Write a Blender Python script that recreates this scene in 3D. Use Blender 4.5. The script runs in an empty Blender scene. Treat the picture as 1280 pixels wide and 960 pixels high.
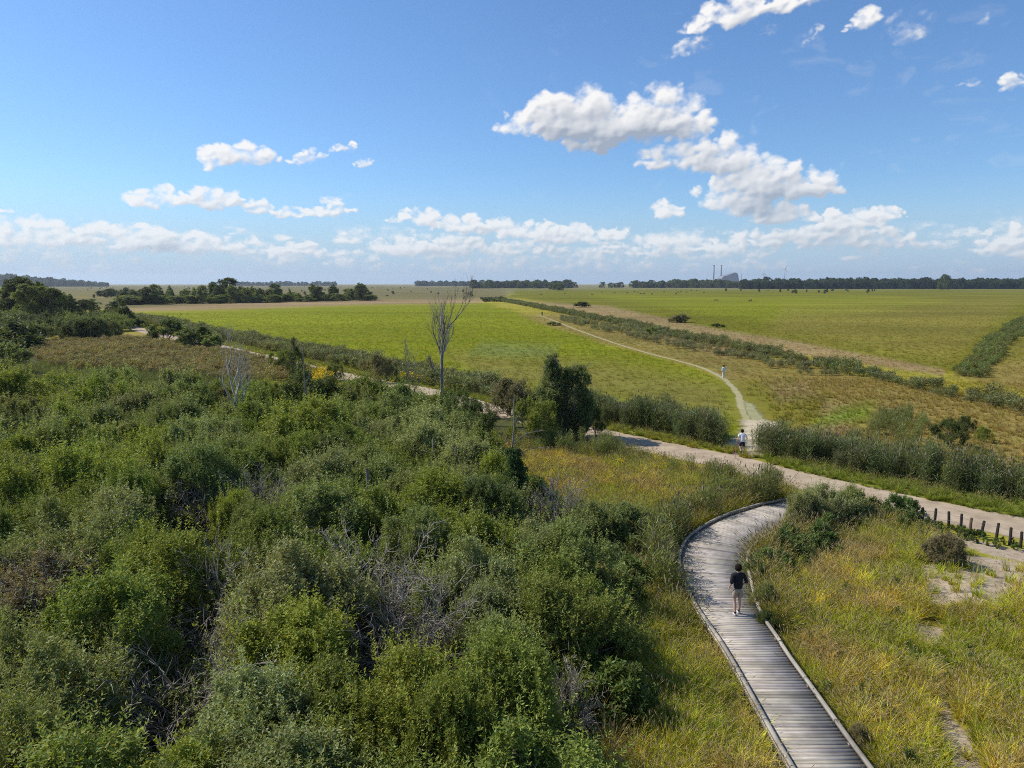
import bpy, bmesh, math, random
import numpy as np
from mathutils import Vector, Matrix, Quaternion, Euler
random.seed(11); rng = np.random.default_rng(11)
S = bpy.context.scene
COL = S.collection
R = math.radians
# ------------------------------------------------------------------ camera
CAMH = 11.6; F = 888.0; PITCH = math.atan(125.5/F)
cam = bpy.data.cameras.new('camera'); camo = bpy.data.objects.new('camera', cam); COL.objects.link(camo)
camo.location = (0, 0, CAMH); camo.rotation_euler = (math.pi/2-PITCH, 0, 0)
cam.sensor_width = 36; cam.lens = F/1280*36; cam.clip_start = .1; cam.clip_end = 40000
S.camera = camo
def ray(px, py):
    dx = (px-640)/F; dy = (480-py)/F
    c, s = math.cos(PITCH), math.sin(PITCH)
    return (dx, c+dy*s, -s+dy*c)
def at(px, py, z=0.):
    r = ray(px, py); t = (z-CAMH)/r[2]
    return (r[0]*t, r[1]*t, z)
def topix(x, y, z=0.):
    x = np.asarray(x, float); y = np.asarray(y, float)
    c, s = math.cos(PITCH), math.sin(PITCH)
    zz = z-CAMH
    d = y*c-zz*s; u = y*s+zz*c
    d = np.where(d < .01, .01, d)
    return 640+F*x/d, 480-F*u/d
def dist_at(py): return math.hypot(*at(640, py)[:2])
# ------------------------------------------------------------------ numpy noise
def _h(ix, iy, seed):
    n = (ix.astype(np.int64)*374761393 + iy.astype(np.int64)*668265263 + seed*1442695) & 0x7fffffff
    n = (n ^ (n >> 13))*1274126177 & 0x7fffffff
    return ((n ^ (n >> 16)) & 0xffff)/65535.
def vnoise(x, y, seed=0):
    ix = np.floor(x); iy = np.floor(y); fx = x-ix; fy = y-iy
    fx = fx*fx*(3-2*fx); fy = fy*fy*(3-2*fy)
    a = _h(ix, iy, seed); b = _h(ix+1, iy, seed); c = _h(ix, iy+1, seed); d = _h(ix+1, iy+1, seed)
    return (a*(1-fx)+b*fx)*(1-fy)+(c*(1-fx)+d*fx)*fy
def fbm(x, y, seed=0, o=4):
    r = 0; a = .5
    for i in range(o):
        r = r+a*vnoise(x*2**i, y*2**i, seed+i*17); a *= .5
    return r/(1-.5**o)
def polydist(px, py, poly):
    """signed distance, positive inside"""
    d2 = np.full(px.shape, 1e18); ins = np.zeros(px.shape, bool)
    n = len(poly)
    for i in range(n):
        x1, y1 = poly[i]; x2, y2 = poly[(i+1) % n]
        ex, ey = x2-x1, y2-y1
        t = np.clip(((px-x1)*ex+(py-y1)*ey)/(ex*ex+ey*ey+1e-9), 0, 1)
        d2 = np.minimum(d2, (px-x1-t*ex)**2+(py-y1-t*ey)**2)
        c = ((y1 > py) != (y2 > py)) & (px < (x2-x1)*(py-y1)/((y2-y1) if y2 != y1 else 1e-9)+x1)
        ins ^= c
    d = np.sqrt(d2); return np.where(ins, d, -d)
def linedist(px, py, line):
    d2 = np.full(np.shape(px), 1e18)
    for (x1, y1), (x2, y2) in zip(line[:-1], line[1:]):
        ex, ey = x2-x1, y2-y1
        t = np.clip(((px-x1)*ex+(py-y1)*ey)/(ex*ex+ey*ey+1e-9), 0, 1)
        d2 = np.minimum(d2, (px-x1-t*ex)**2+(py-y1-t*ey)**2)
    return np.sqrt(d2)
def sstep(x): x = np.clip(x, 0, 1); return x*x*(3-2*x)
def srgb(r, g, b):
    f = lambda c: (c/255/12.92) if c/255 < .04045 else ((c/255+.055)/1.055)**2.4
    return (f(r), f(g), f(b))
# ------------------------------------------------------------------ object helpers
def tag(o, label=None, cat=None, group=None, kind=None):
    if label: o['label'] = label
    if cat: o['category'] = cat
    if group: o['group'] = group
    if kind: o['kind'] = kind
    return o
def empty(name, loc=(0, 0, 0), rz=0.):
    o = bpy.data.objects.new(name, None); COL.objects.link(o); o.empty_display_size = .2
    o.location = loc; o.rotation_euler = (0, 0, rz); return o
def mesh_np(name, V, Fs, mats=(), attrs=None, smooth=False, link=True, parent=None, fmat=None, loc=None):
    """V (n,3), Fs: array (m,k) or list of arrays with different k"""
    if isinstance(Fs, np.ndarray): Fs = [Fs]
    Fs = [f for f in Fs if len(f)]
    me = bpy.data.meshes.new(name)
    me.vertices.add(len(V)); me.vertices.foreach_set('co', np.ascontiguousarray(V, dtype=np.float32).ravel())
    if Fs:
        loops = np.concatenate([f.ravel() for f in Fs]).astype(np.int32)
        sizes = np.concatenate([np.full(len(f), f.shape[1]) for f in Fs])
        starts = np.concatenate([[0], np.cumsum(sizes)[:-1]]).astype(np.int32)
        me.loops.add(len(loops)); me.loops.foreach_set('vertex_index', loops)
        me.polygons.add(len(sizes)); me.polygons.foreach_set('loop_start', starts)
        if fmat is not None: me.polygons.foreach_set('material_index', np.asarray(fmat, dtype=np.int32))
    me.update(calc_edges=True)
    if smooth and Fs: me.polygons.foreach_set('use_smooth', np.ones(len(sizes), bool))
    for k, (typ, a) in (attrs or {}).items():
        at_ = me.attributes.new(k, typ, 'POINT')
        key = {'FLOAT': 'value', 'INT': 'value', 'FLOAT_VECTOR': 'vector', 'FLOAT_COLOR': 'color'}[typ]
        at_.data.foreach_set(key, np.ascontiguousarray(a).ravel())
    for m in mats: me.materials.append(m)
    o = bpy.data.objects.new(name, me)
    if link: COL.objects.link(o)
    if parent is not None: o.parent = parent
    if loc is not None: o.location = loc
    return o
class MB:
    """collects boxes, tubes and lathes in one mesh"""
    def __init__(s): s.v = []; s.f = []; s.n = 0
    def add(s, V, Fs):
        s.v.append(np.asarray(V, float)); s.f += [[i+s.n for i in f] for f in Fs]; s.n += len(V)
    def box(s, c, d, rz=0., bev=0.):
        x, y, z = [q/2 for q in d]; ca, sa = math.cos(rz), math.sin(rz)
        V = [(sx*x, sy*y, sz*z) for sz in (-1, 1) for sy in (-1, 1) for sx in (-1, 1)]
        V = [(c[0]+a*ca-b*sa, c[1]+a*sa+b*ca, c[2]+e) for a, b, e in V]
        s.add(V, [(0, 2, 3, 1), (4, 5, 7, 6), (0, 1, 5, 4), (1, 3, 7, 5), (3, 2, 6, 7), (2, 0, 4, 6)])
    def tube(s, pts, rad, n=8, cap=True):
        V, Fq = tube_np([np.asarray(pts, float)], [np.asarray(rad, float)*np.ones(len(pts))], n)
        fs = [list(q) for q in Fq]
        if cap: fs += [list(range(n))[::-1], list(range(len(V)-n, len(V)))]
        s.add(V, fs)
    def build(s, name, mat, parent=None, smooth=False):
        me = bpy.data.meshes.new(name); me.from_pydata(np.concatenate(s.v).tolist(), [], s.f); me.update()
        if smooth: me.polygons.foreach_set('use_smooth', np.ones(len(me.polygons), bool))
        for m in (mat if isinstance(mat, (list, tuple)) else [mat]): me.materials.append(m)
        o = bpy.data.objects.new(name, me); COL.objects.link(o); o.parent = parent; return o
def tube_np(lines, rads, n=4):
    Vs = []; Fs = []; off = 0
    a = np.linspace(0, 2*np.pi, n, endpoint=False)
    for L, r in zip(lines, rads):
        k = len(L); T = np.gradient(L, axis=0); T /= np.linalg.norm(T, axis=1)[:, None]+1e-9
        ref = np.array([.31, .2, .93]) if abs(T[0, 2]) < .9 else np.array([1., .1, 0])
        U = np.cross(T, ref); U /= np.linalg.norm(U, axis=1)[:, None]+1e-9; W = np.cross(T, U)
        ring = L[:, None, :]+r[:, None, None]*(np.cos(a)[None, :, None]*U[:, None, :]+np.sin(a)[None, :, None]*W[:, None, :])
        Vs.append(ring.reshape(-1, 3))
        i = np.arange(k-1)[:, None]*n; j = np.arange(n)[None, :]; j2 = (j+1) % n
        Fs.append(np.stack([i+j, i+j2, i+n+j2, i+n+j], -1).reshape(-1, 4)+off); off += k*n
    return np.concatenate(Vs), np.concatenate(Fs)
# ------------------------------------------------------------------ materials
def newmat(name):
    m = bpy.data.materials.new(name); m.use_nodes = True; nt = m.node_tree; nt.nodes.clear()
    return m, nt, nt.nodes, nt.links
def N(nt, t, **kw):
    n = nt.nodes.new(t)
    for k, v in kw.items():
        if k.startswith('i_'): n.inputs[int(k[2:])].default_value = v
        else: setattr(n, k, v)
    return n
def simple(name, col, rough=.8, noise=0., scale=8., spec=.3, bump=0.):
    m, nt, no, ln = newmat(name)
    out = N(nt, 'ShaderNodeOutputMaterial'); p = N(nt, 'ShaderNodeBsdfPrincipled')
    p.inputs['Roughness'].default_value = rough; p.inputs['Specular IOR Level'].default_value = spec
    tc = N(nt, 'ShaderNodeTexCoord'); nz = N(nt, 'ShaderNodeTexNoise'); nz.inputs['Scale'].default_value = scale; nz.inputs['Detail'].default_value = 5
    ln.new(tc.outputs['Object'], nz.inputs['Vector'])
    mx = N(nt, 'ShaderNodeMix', data_type='RGBA', blend_type='MULTIPLY'); mx.inputs[0].default_value = 1
    mx.inputs[6].default_value = (*col, 1)
    mr = N(nt, 'ShaderNodeMapRange'); mr.inputs[1].default_value = .3; mr.inputs[2].default_value = .7; mr.inputs[3].default_value = 1-noise; mr.inputs[4].default_value = 1+noise
    ln.new(nz.outputs['Fac'], mr.inputs[0]); ln.new(mr.outputs[0], mx.inputs[7]); ln.new(mx.outputs[2], p.inputs['Base Color'])
    if bump:
        b = N(nt, 'ShaderNodeBump'); b.inputs['Strength'].default_value = bump; b.inputs['Distance'].default_value = .02
        ln.new(nz.outputs['Fac'], b.inputs['Height']); ln.new(b.outputs[0], p.inputs['Normal'])
    ln.new(p.outputs[0], out.inputs[0]); return m
def foliage_mat(name, src, transl=.3, rough=.6, spec=.18):
    """src: 'object' (Object Info colour) or 'inst' (instancer attribute col); per-vertex tone and hue jitter"""
    m, nt, no, ln = newmat(name)
    out = N(nt, 'ShaderNodeOutputMaterial')
    if src == 'object':
        oi = N(nt, 'ShaderNodeObjectInfo'); c = oi.outputs['Color']
    else:
        oi = N(nt, 'ShaderNodeAttribute', attribute_type='INSTANCER', attribute_name='col'); c = oi.outputs['Color']
    tone = N(nt, 'ShaderNodeAttribute', attribute_type='GEOMETRY', attribute_name='tone')
    mx = N(nt, 'ShaderNodeMix', data_type='RGBA', blend_type='MULTIPLY'); mx.inputs[0].default_value = 1
    ln.new(c, mx.inputs[6]); ln.new(tone.outputs['Color'], mx.inputs[7])
    p = N(nt, 'ShaderNodeBsdfPrincipled'); p.inputs['Roughness'].default_value = rough; p.inputs['Specular IOR Level'].default_value = spec
    tr = N(nt, 'ShaderNodeBsdfTranslucent'); hs = N(nt, 'ShaderNodeMix', data_type='RGBA', blend_type='MULTIPLY'); hs.inputs[0].default_value = 1
    hs.inputs[7].default_value = (1.5, 1.45, .5, 1)
    ln.new(mx.outputs[2], hs.inputs[6]); ln.new(hs.outputs[2], tr.inputs[0]); ln.new(mx.outputs[2], p.inputs['Base Color'])
    ms = N(nt, 'ShaderNodeMixShader'); ms.inputs[0].default_value = transl
    ln.new(p.outputs[0], ms.inputs[1]); ln.new(tr.outputs[0], ms.inputs[2]); ln.new(ms.outputs[0], out.inputs[0])
    return m
LEAF = foliage_mat('leaf', 'object', .28)
LEAFI = foliage_mat('scattered_leaf', 'inst', .3)
GRASS = foliage_mat('grass_blade', 'inst', .35, .6, .15)
STRAW = simple('straw', (.42, .32, .15), .8, .25, 3.)
BARK = simple('bark', (.19, .165, .135), .9, .35, 6., bump=.5)
DEADW = simple('dead_wood', (.30, .26, .21), .85, .3, 5.)
DEADT = simple('weathered_trunk', (.21, .185, .15), .85, .45, 3., bump=.4)
DEADP = simple('pale_bare_branch', (.42, .38, .31), .8, .25, 4.)
FLOWER = simple('yellow_flower', (.85, .60, .01), .7, .2, 3.)
WHITEFL = simple('white_flower', (.75, .75, .68), .7, .1, 3.)
# ------------------------------------------------------------------ layout lines (world) taken off the photograph
def W(pts, z=0.): return [at(x, y, z)[:2] for x, y in pts]
def resample(P, step):
    P = np.asarray(P, float); s = np.r_[0, np.cumsum(np.linalg.norm(np.diff(P, axis=0), axis=1))]
    n = max(2, int(s[-1]/step)+1); t = np.linspace(0, s[-1], n)
    return np.stack([np.interp(t, s, P[:, k]) for k in range(P.shape[1])], 1)
def catmull(P, k=12):
    P = np.asarray(P, float); Q = np.vstack([2*P[0]-P[1], P, 2*P[-1]-P[-2]]); out = []
    for i in range(1, len(Q)-2):
        for t in np.linspace(0, 1, k, endpoint=False):
            out.append(.5*((2*Q[i])+(-Q[i-1]+Q[i+1])*t+(2*Q[i-1]-5*Q[i]+4*Q[i+1]-Q[i+2])*t*t+(-Q[i-1]+3*Q[i]-3*Q[i+1]+Q[i+2])*t**3))
    out.append(Q[-2]); return np.array(out)
def normals2(L):
    T = np.gradient(L, axis=0); T /= np.linalg.norm(T, axis=1)[:, None]; return np.stack([T[:, 1], -T[:, 0]], 1)
path_up = catmull(W([(95, 398), (150, 403.5), (192, 414), (217, 419.5), (275, 431), (320, 441), (387, 456), (455, 471), (530, 484), (577, 494), (615, 505), (690, 522), (757, 537), (800, 546.5), (878, 562), (933, 573), (997, 589), (1130, 618.6), (1280, 648), (1420, 676), (1700, 735)]))
path_up = resample(path_up, 1.); PW = 3.5
pn = normals2(path_up)                     # to the right of travel = towards the camera
path_c = path_up+pn*PW/2
trail_w = resample(catmull(W([(962, 560), (948, 543), (934, 525), (926, 508), (922, 492), (912, 480), (902, 472), (880, 461), (850, 452), (815, 443), (780, 433), (745, 421), (720, 412), (700, 404), (682, 397), (672, 393)])), 1.5)
jn = resample(catmull(np.array(W([(925, 566), (938, 556), (952, 545), (950, 530), (938, 512), (926, 497)]))), .5)
BZ = .36
bw_left = catmull(W([(1040, 1050), (988, 960), (962, 915), (929, 855), (899, 803), (868, 757), (851, 722), (847, 698), (855, 675), (875, 658), (905, 643), (945, 630), (985, 618), (1003, 611)], BZ+.1))
bw_left = resample(bw_left, .1425); bn = normals2(bw_left)
for _ in range(12): bn[1:-1] = (bn[:-2]+bn[1:-1]+bn[2:])/3
bn /= np.linalg.norm(bn, axis=1)[:, None]
BWK = np.interp(topix(bw_left[:, 0], bw_left[:, 1], BZ)[1], [618, 640, 720, 775, 820, 1000], [3.1, 2.9, 2.75, 2.15, 1.95, 1.95])
for _ in range(8): BWK[1:-1] = (BWK[:-2]+BWK[1:-1]+BWK[2:])/3
bw_right = bw_left+bn*BWK[:, None]; bw_c = (bw_left+bw_right)/2
BWP = [tuple(q) for q in bw_left[::4]]+[tuple(bw_left[-1])]+[tuple(q) for q in bw_right[::-4]]
def bwd(x, y): return -polydist(np.asarray(x), np.asarray(y), BWP)          # metres outside the deck
# ------------------------------------------------------------------ ground height and colour
def gh(x, y):
    d = np.hypot(x, y)
    h = .25*(fbm(x/9., y/9., 5, 3)-.5)+.06*(fbm(x/1.6, y/1.6, 8, 2)-.5)
    m = sstep((d-5)/10)*sstep((160-d)/60)
    dp = np.minimum(linedist(x, y, path_c[::4])-PW/2, linedist(x, y, trail_w[::3])-.8); dp = np.minimum(dp, linedist(x, y, jn[::3])-2.)
    db = bwd(x, y)
    m = m*sstep(dp/3)*sstep(db/2+.2)
    px, py = topix(x, y)
    mound = .35*sstep(polydist(px, py, [(1100, 690), (1200, 675), (1300, 690), (1420, 760), (1300, 860), (1180, 800)])/60)
    return h*m+mound*sstep(dp/4)-.15*sstep((1.2-db)/1.2)*sstep(d/10)*sstep((60-d)/10)*sstep(dp/2)
C = dict(soil=(.055, .05, .03), thick=(.085, .095, .03), field=(.195, .222, .007), field2=(.155, .160, .009), fieldb=(.20, .175, .045),
         ochre=(.255, .205, .05), dry=(.30, .225, .10), heath=(.17, .155, .055), pink=(.26, .185, .10), lush=(.17, .28, .02), meadow=(.31, .285, .035),
         verge=(.20, .225, .03), reedg=(.10, .12, .055), brown=(.14, .11, .06), blue=(.15, .20, .07), farg=(.20, .19, .07), dark=(.05, .06, .03))
Z = [  # (polygon in photo pixels, colour, feather px, strength)
 ([(-900, 356.2), (2200, 356.2), (2200, 366), (-900, 368)], 'farg', 2, 1),
 ([(-900, 358), (620, 358), (640, 372), (470, 381), (-900, 402)], 'heath', 3, 1),
 ([(-100, 366), (110, 364), (200, 368), (200, 372), (-100, 378)], 'fieldb', 2, .6),
 ([(150, 386), (290, 379), (480, 374.5), (620, 373), (600, 379), (470, 381), (280, 387), (160, 391)], 'dry', 2, 1),
 ([(640, 362), (1500, 361), (1700, 400), (1350, 380), (1190, 465), (1130, 458), (1000, 436), (850, 408), (720, 385), (640, 372)], 'field2', 2.5, 1),
 ([(740, 369), (1060, 371), (1190, 376), (1090, 392), (960, 402), (880, 392)], 'field', 6, .8),
 ([(980, 385), (1280, 372), (1230, 425), (1180, 455), (1080, 438), (960, 415)], 'ochre', 16, .45),
 ([(640, 376), (760, 383), (900, 411), (1000, 428), (1180, 462), (1180, 470), (1000, 444), (880, 420), (760, 397), (660, 380)], 'dry', 3, .9),
 ([(150, 392), (290, 387), (480, 381), (600, 379), (650, 390), (700, 408), (760, 430), (870, 461), (914, 482), (938, 530), (925, 560), (750, 503), (600, 486), (470, 460), (320, 432), (200, 404)], 'field', 2.5, 1),
 ([(560, 440), (760, 452), (900, 478), (930, 525), (750, 496), (600, 478)], 'fieldb', 18, .7),
 ([(600, 428), (700, 432), (690, 446), (590, 444)], 'blue', 8, .5),
 ([(650, 395), (760, 430), (890, 463), (925, 490), (960, 545), (1090, 560), (1280, 600), (1500, 640), (1500, 520), (1280, 508), (1080, 470), (960, 446), (820, 412), (700, 392)], 'ochre', 4, 1),
 ([(700, 402), (780, 408), (900, 440), (960, 462), (930, 470), (860, 452), (760, 424)], 'fieldb', 8, .5),
 ([(820, 410), (900, 420), (960, 440), (900, 444), (830, 425)], 'dry', 8, .7),
 ([(915, 480), (990, 470), (1040, 500), (1030, 540), (960, 548), (935, 520)], 'field2', 12, .7),
 ([(960, 478), (1010, 478), (1020, 495), (975, 500)], 'dry', 12, .7),
 ([(1030, 503), (1060, 505), (1055, 525), (1025, 520)], 'dry', 10, .7),
 ([(1045, 512), (1088, 507), (1096, 522), (1052, 536), (1000, 545)], 'lush', 12, .7),
 ([(1000, 535), (1060, 530), (1080, 545), (1010, 548)], 'pink', 6, .6),
 ([(1190, 470), (1280, 400), (1500, 380), (1500, 500), (1290, 490), (1230, 480)], 'ochre', 4, 1),
 ([(1220, 420), (1300, 400), (1300, 450), (1230, 455)], 'field2', 8, .6),
 ([(1140, 500), (1280, 520), (1400, 560), (1400, 610), (1290, 590), (1150, 550)], 'ochre', 8, 1),
 # verge strips and surroundings of the path
 ([(150, 398), (330, 432), (470, 458), (600, 480), (760, 497), (930, 545), (935, 572), (757, 540), (600, 505), (440, 472), (300, 440), (150, 408)], 'verge', 3, 1),
 ([(940, 572), (1000, 560), (1130, 590), (1290, 625), (1500, 665), (1500, 700), (1280, 650), (1130, 620), (1000, 592)], 'verge', 4, 1),
 # near left
 ([(-1200, 420), (40, 425), (150, 418), (300, 440), (470, 474), (600, 512), (760, 548), (980, 606), (850, 700), (720, 1000), (700, 3000), (-3000, 3000)], 'thick', 3, 1),
 ([(20, 430), (140, 420), (260, 428), (290, 440), (230, 450), (100, 448)], 'pink', 6, .9),
 ([(130, 415), (200, 418), (190, 428), (140, 425)], 'ochre', 4, .9),
 ([(330, 450), (420, 466), (560, 505), (560, 520), (400, 510), (330, 480)], 'meadow', 6, .8),
 ([(570, 560), (640, 545), (760, 552), (985, 606), (850, 690), (840, 700), (720, 640), (600, 600)], 'meadow', 10, 1),
 ([(760, 760), (850, 700), (1000, 980), (1100, 3000), (690, 3000), (720, 900)], 'meadow', 20, 1),
 # near right
 ([(1000, 612), (1130, 640), (1300, 680), (1700, 760), (2500, 3000), (1150, 3000), (1100, 980), (950, 760), (930, 690)], 'meadow', 8, 1),
 ([(980, 640), (1100, 640), (1110, 690), (1000, 690)], 'dry', 20, .5),
]
SAND = [([(1130, 655), (1200, 668), (1300, 692), (1300, 704), (1190, 684)], 10), ([(935, 545), (975, 550), (962, 566), (945, 572), (915, 574), (905, 566), (918, 556)], 8),
        ([(1205, 676), (1250, 680), (1300, 688), (1420, 715), (1400, 745), (1300, 712), (1225, 694)], 10),
        ([(1150, 712), (1215, 694), (1275, 704), (1290, 740), (1235, 768), (1165, 760)], 12),
        ([(1140, 778), (1180, 785), (1180, 812), (1145, 806)], 10),
        ([(1165, 820), (1180, 830), (1190, 900), (1210, 915), (1240, 990), (1200, 990), (1175, 920)], 12)]
def ground_attr(x, y):
    px, py = topix(x, y)
    d = np.hypot(x, y); w = 1200./np.maximum(d, 12.)/6
    jx = (fbm(x/3., y/3., 31)-.5)*w*2; jy = (fbm(x/3., y/3., 47)-.5)*w*.6
    jx += (fbm(x/40, y/40, 3)-.5)*30*sstep((d-60)/100); jy += (fbm(x/40, y/40, 4)-.5)*3*sstep((d-60)/100)
    px = px+jx; py = py+jy
    col = np.tile(np.array(C['meadow']), (len(x), 1))
    for poly, c, f, s in Z:
        a = sstep(polydist(px, py, poly)/f*.5+.5)*s
        a = np.where(y > 1, a, 0)[:, None]
        col = col*(1-a)+np.array(C[c])*a
    sand = np.zeros(len(x))
    for poly, f in SAND: sand = np.maximum(sand, sstep(polydist(px-jx*.7, py-jy*.7, poly)/f*.5+.5))
    return col, sand
def ground_col(x, y): return ground_attr(x, y)[0]
# ground sheet: one polar grid, finest where it is seen
azf = np.arange(-52, 52.01, .2); azc = np.arange(56, 304.1, 4.)
az = np.radians(np.r_[azf, azc]); na = len(az)
q = np.r_[np.arange(1500, 300, -4.), np.arange(300, 60, -2.), np.arange(60, 8, -1.), 7, 6, 5, 4, 3, 2.2, 1.6, 1.2, .9]
rd = F*CAMH/q; nr = len(rd)
rr, aa = np.meshgrid(rd, az, indexing='ij')
gx = (rr*np.sin(aa)).ravel(); gy = (rr*np.cos(aa)).ravel()
gcol, gsand = ground_attr(gx, gy); gz = gh(gx, gy)
V = np.stack([gx, gy, gz], 1); V = np.vstack([V, [[0, 0, 0]]])
i = np.arange(nr-1)[:, None]*na; j = np.arange(na)[None, :]; j2 = (j+1) % na
Fq = np.stack([i+j, i+na+j, i+na+j2, i+j2], -1).reshape(-1, 4)[:, ::-1]
cen = len(V)-1; Ft = np.stack([np.full(na, cen), np.arange(na), (np.arange(na)+1) % na], 1)[:, ::-1]
gcol4 = np.c_[np.vstack([gcol, [C['thick']]]), np.ones(len(V))]; gsand = np.r_[gsand, 0]
def sand_nodes(nt, ln, tc, scale=1.):
    n1 = N(nt, 'ShaderNodeTexNoise'); n1.inputs['Scale'].default_value = 3.*scale; n1.inputs['Detail'].default_value = 8
    ln.new(tc, n1.inputs['Vector'])
    cr = N(nt, 'ShaderNodeValToRGB'); cr.color_ramp.elements[0].color = (.30, .225, .15, 1); cr.color_ramp.elements[1].color = (.50, .40, .29, 1)
    cr.color_ramp.elements[0].position = .3; cr.color_ramp.elements[1].position = .7
    ln.new(n1.outputs['Fac'], cr.inputs[0]); return cr.outputs[0], n1.outputs['Fac']
def ground_material():
    m, nt, no, ln = newmat('meadow_ground')
    out = N(nt, 'ShaderNodeOutputMaterial'); p = N(nt, 'ShaderNodeBsdfPrincipled'); p.inputs['Roughness'].default_value = .95; p.inputs['Specular IOR Level'].default_value = .05
    geo = N(nt, 'ShaderNodeNewGeometry'); pos = geo.outputs['Position']
    ca = N(nt, 'ShaderNodeAttribute', attribute_name='col'); sa = N(nt, 'ShaderNodeAttribute', attribute_name='sand')
    fac = None
    def band(scale, lo, hi, det=4, stretch=None):
        n = N(nt, 'ShaderNodeTexNoise'); n.inputs['Scale'].default_value = scale; n.inputs['Detail'].default_value = det
        if stretch:
            mp = N(nt, 'ShaderNodeMapping'); mp.inputs['Scale'].default_value = stretch; mp.inputs['Rotation'].default_value = (0, 0, .25)
            ln.new(pos, mp.inputs['Vector']); ln.new(mp.outputs[0], n.inputs['Vector'])
        else: ln.new(pos, n.inputs['Vector'])
        r = N(nt, 'ShaderNodeMapRange'); r.inputs[1].default_value = .3; r.inputs[2].default_value = .7; r.inputs[3].default_value = lo; r.inputs[4].default_value = hi
        ln.new(n.outputs['Fac'], r.inputs[0]); return r.outputs[0], n.outputs['Fac']
    cur = ca.outputs['Color']
    for k, (b, _n) in enumerate([band(.03, .80, 1.2, 6, (.35, 1, 1)), band(.35, .85, 1.15, 6), band(3., .85, 1.15, 6), band(.012, .9, 1.1, 3, (.6, 1, 1))]):
        mx = N(nt, 'ShaderNodeMix', data_type='RGBA', blend_type='MULTIPLY'); mx.inputs[0].default_value = 1
        ln.new(cur, mx.inputs[6]); ln.new(b, mx.inputs[7]); cur = mx.outputs[2]
    # brownish patches in the sward
    b, nz = band(.12, 0, .55, 6)
    mx = N(nt, 'ShaderNodeMix', data_type='RGBA'); pm = N(nt, 'ShaderNodeMix', data_type='RGBA', blend_type='MULTIPLY'); pm.inputs[0].default_value = 1
    pm.inputs[7].default_value = (1.05, .80, 1.0, 1); ln.new(cur, pm.inputs[6]); ln.new(b, mx.inputs[0]); ln.new(cur, mx.inputs[6]); ln.new(pm.outputs[2], mx.inputs[7]); cur = mx.outputs[2]
    sc, sn = sand_nodes(nt, ln, pos)
    n2 = N(nt, 'ShaderNodeTexNoise'); n2.inputs['Scale'].default_value = 1.8; n2.inputs['Detail'].default_value = 9; n2.inputs['Roughness'].default_value = .65; ln.new(pos, n2.inputs['Vector'])
    ad = N(nt, 'ShaderNodeMath', operation='ADD'); ln.new(sa.outputs['Fac'], ad.inputs[0]); ln.new(n2.outputs['Fac'], ad.inputs[1])
    st = N(nt, 'ShaderNodeMapRange'); st.inputs[1].default_value = 1.0; st.inputs[2].default_value = 1.25; ln.new(ad.outputs[0], st.inputs[0])
    mx = N(nt, 'ShaderNodeMix', data_type='RGBA'); ln.new(st.outputs[0], mx.inputs[0]); ln.new(cur, mx.inputs[6]); ln.new(sc, mx.inputs[7])
    ln.new(mx.outputs[2], p.inputs['Base Color'])
    bb = N(nt, 'ShaderNodeBump'); bb.inputs['Strength'].default_value = .35; bb.inputs['Distance'].default_value = .05
    n3 = N(nt, 'ShaderNodeTexNoise'); n3.inputs['Scale'].default_value = 2.2; n3.inputs['Detail'].default_value = 8; n3.inputs['Roughness'].default_value = .7; ln.new(pos, n3.inputs['Vector'])
    ln.new(n3.outputs['Fac'], bb.inputs['Height']); ln.new(bb.outputs[0], p.inputs['Normal'])
    ln.new(p.outputs[0], out.inputs[0]); return m
g = mesh_np('ground', V, [Fq, Ft], [ground_material()], {'col': ('FLOAT_COLOR', gcol4), 'sand': ('FLOAT', gsand)}, smooth=True)
tag(g, kind='structure')
# path, trail
def strip(name, L, half, z, mat, jit=.0, sub=6, kind='structure', off=0., taper=0):
    n = normals2(L); t = np.linspace(-1, 1, sub+1)
    P = L[:, None, :]+n[:, None, :]*(t[None, :, None]*half+off)
    if jit: P += n[:, None, :]*((fbm(P[..., 0]*.8, P[..., 1]*.8, 91)-.5)*2*jit*np.abs(t)[None, :])[..., None]
    x = P[..., 0].ravel(); y = P[..., 1].ravel()
    k = sub+1; i = np.arange(len(L)-1)[:, None]*k; j = np.arange(sub)[None, :]
    Fs = np.stack([i+j, i+k+j, i+k+j+1, i+j+1], -1).reshape(-1, 4)
    o = mesh_np(name, np.stack([x, y, np.zeros_like(x)+z], 1), Fs, [mat], {'edge': ('FLOAT', ((1-np.abs(t))[None, :]*(np.clip(np.minimum(np.arange(len(L)), np.arange(len(L))[::-1])/taper, 0, 1)[:, None] if taper else 1.)*np.ones((len(L), 1))).ravel())}, smooth=True)
    o.data.update(); 
    if o.data.polygons[0].normal.z < 0: o.data.flip_normals()
    return tag(o, kind=kind)
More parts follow.
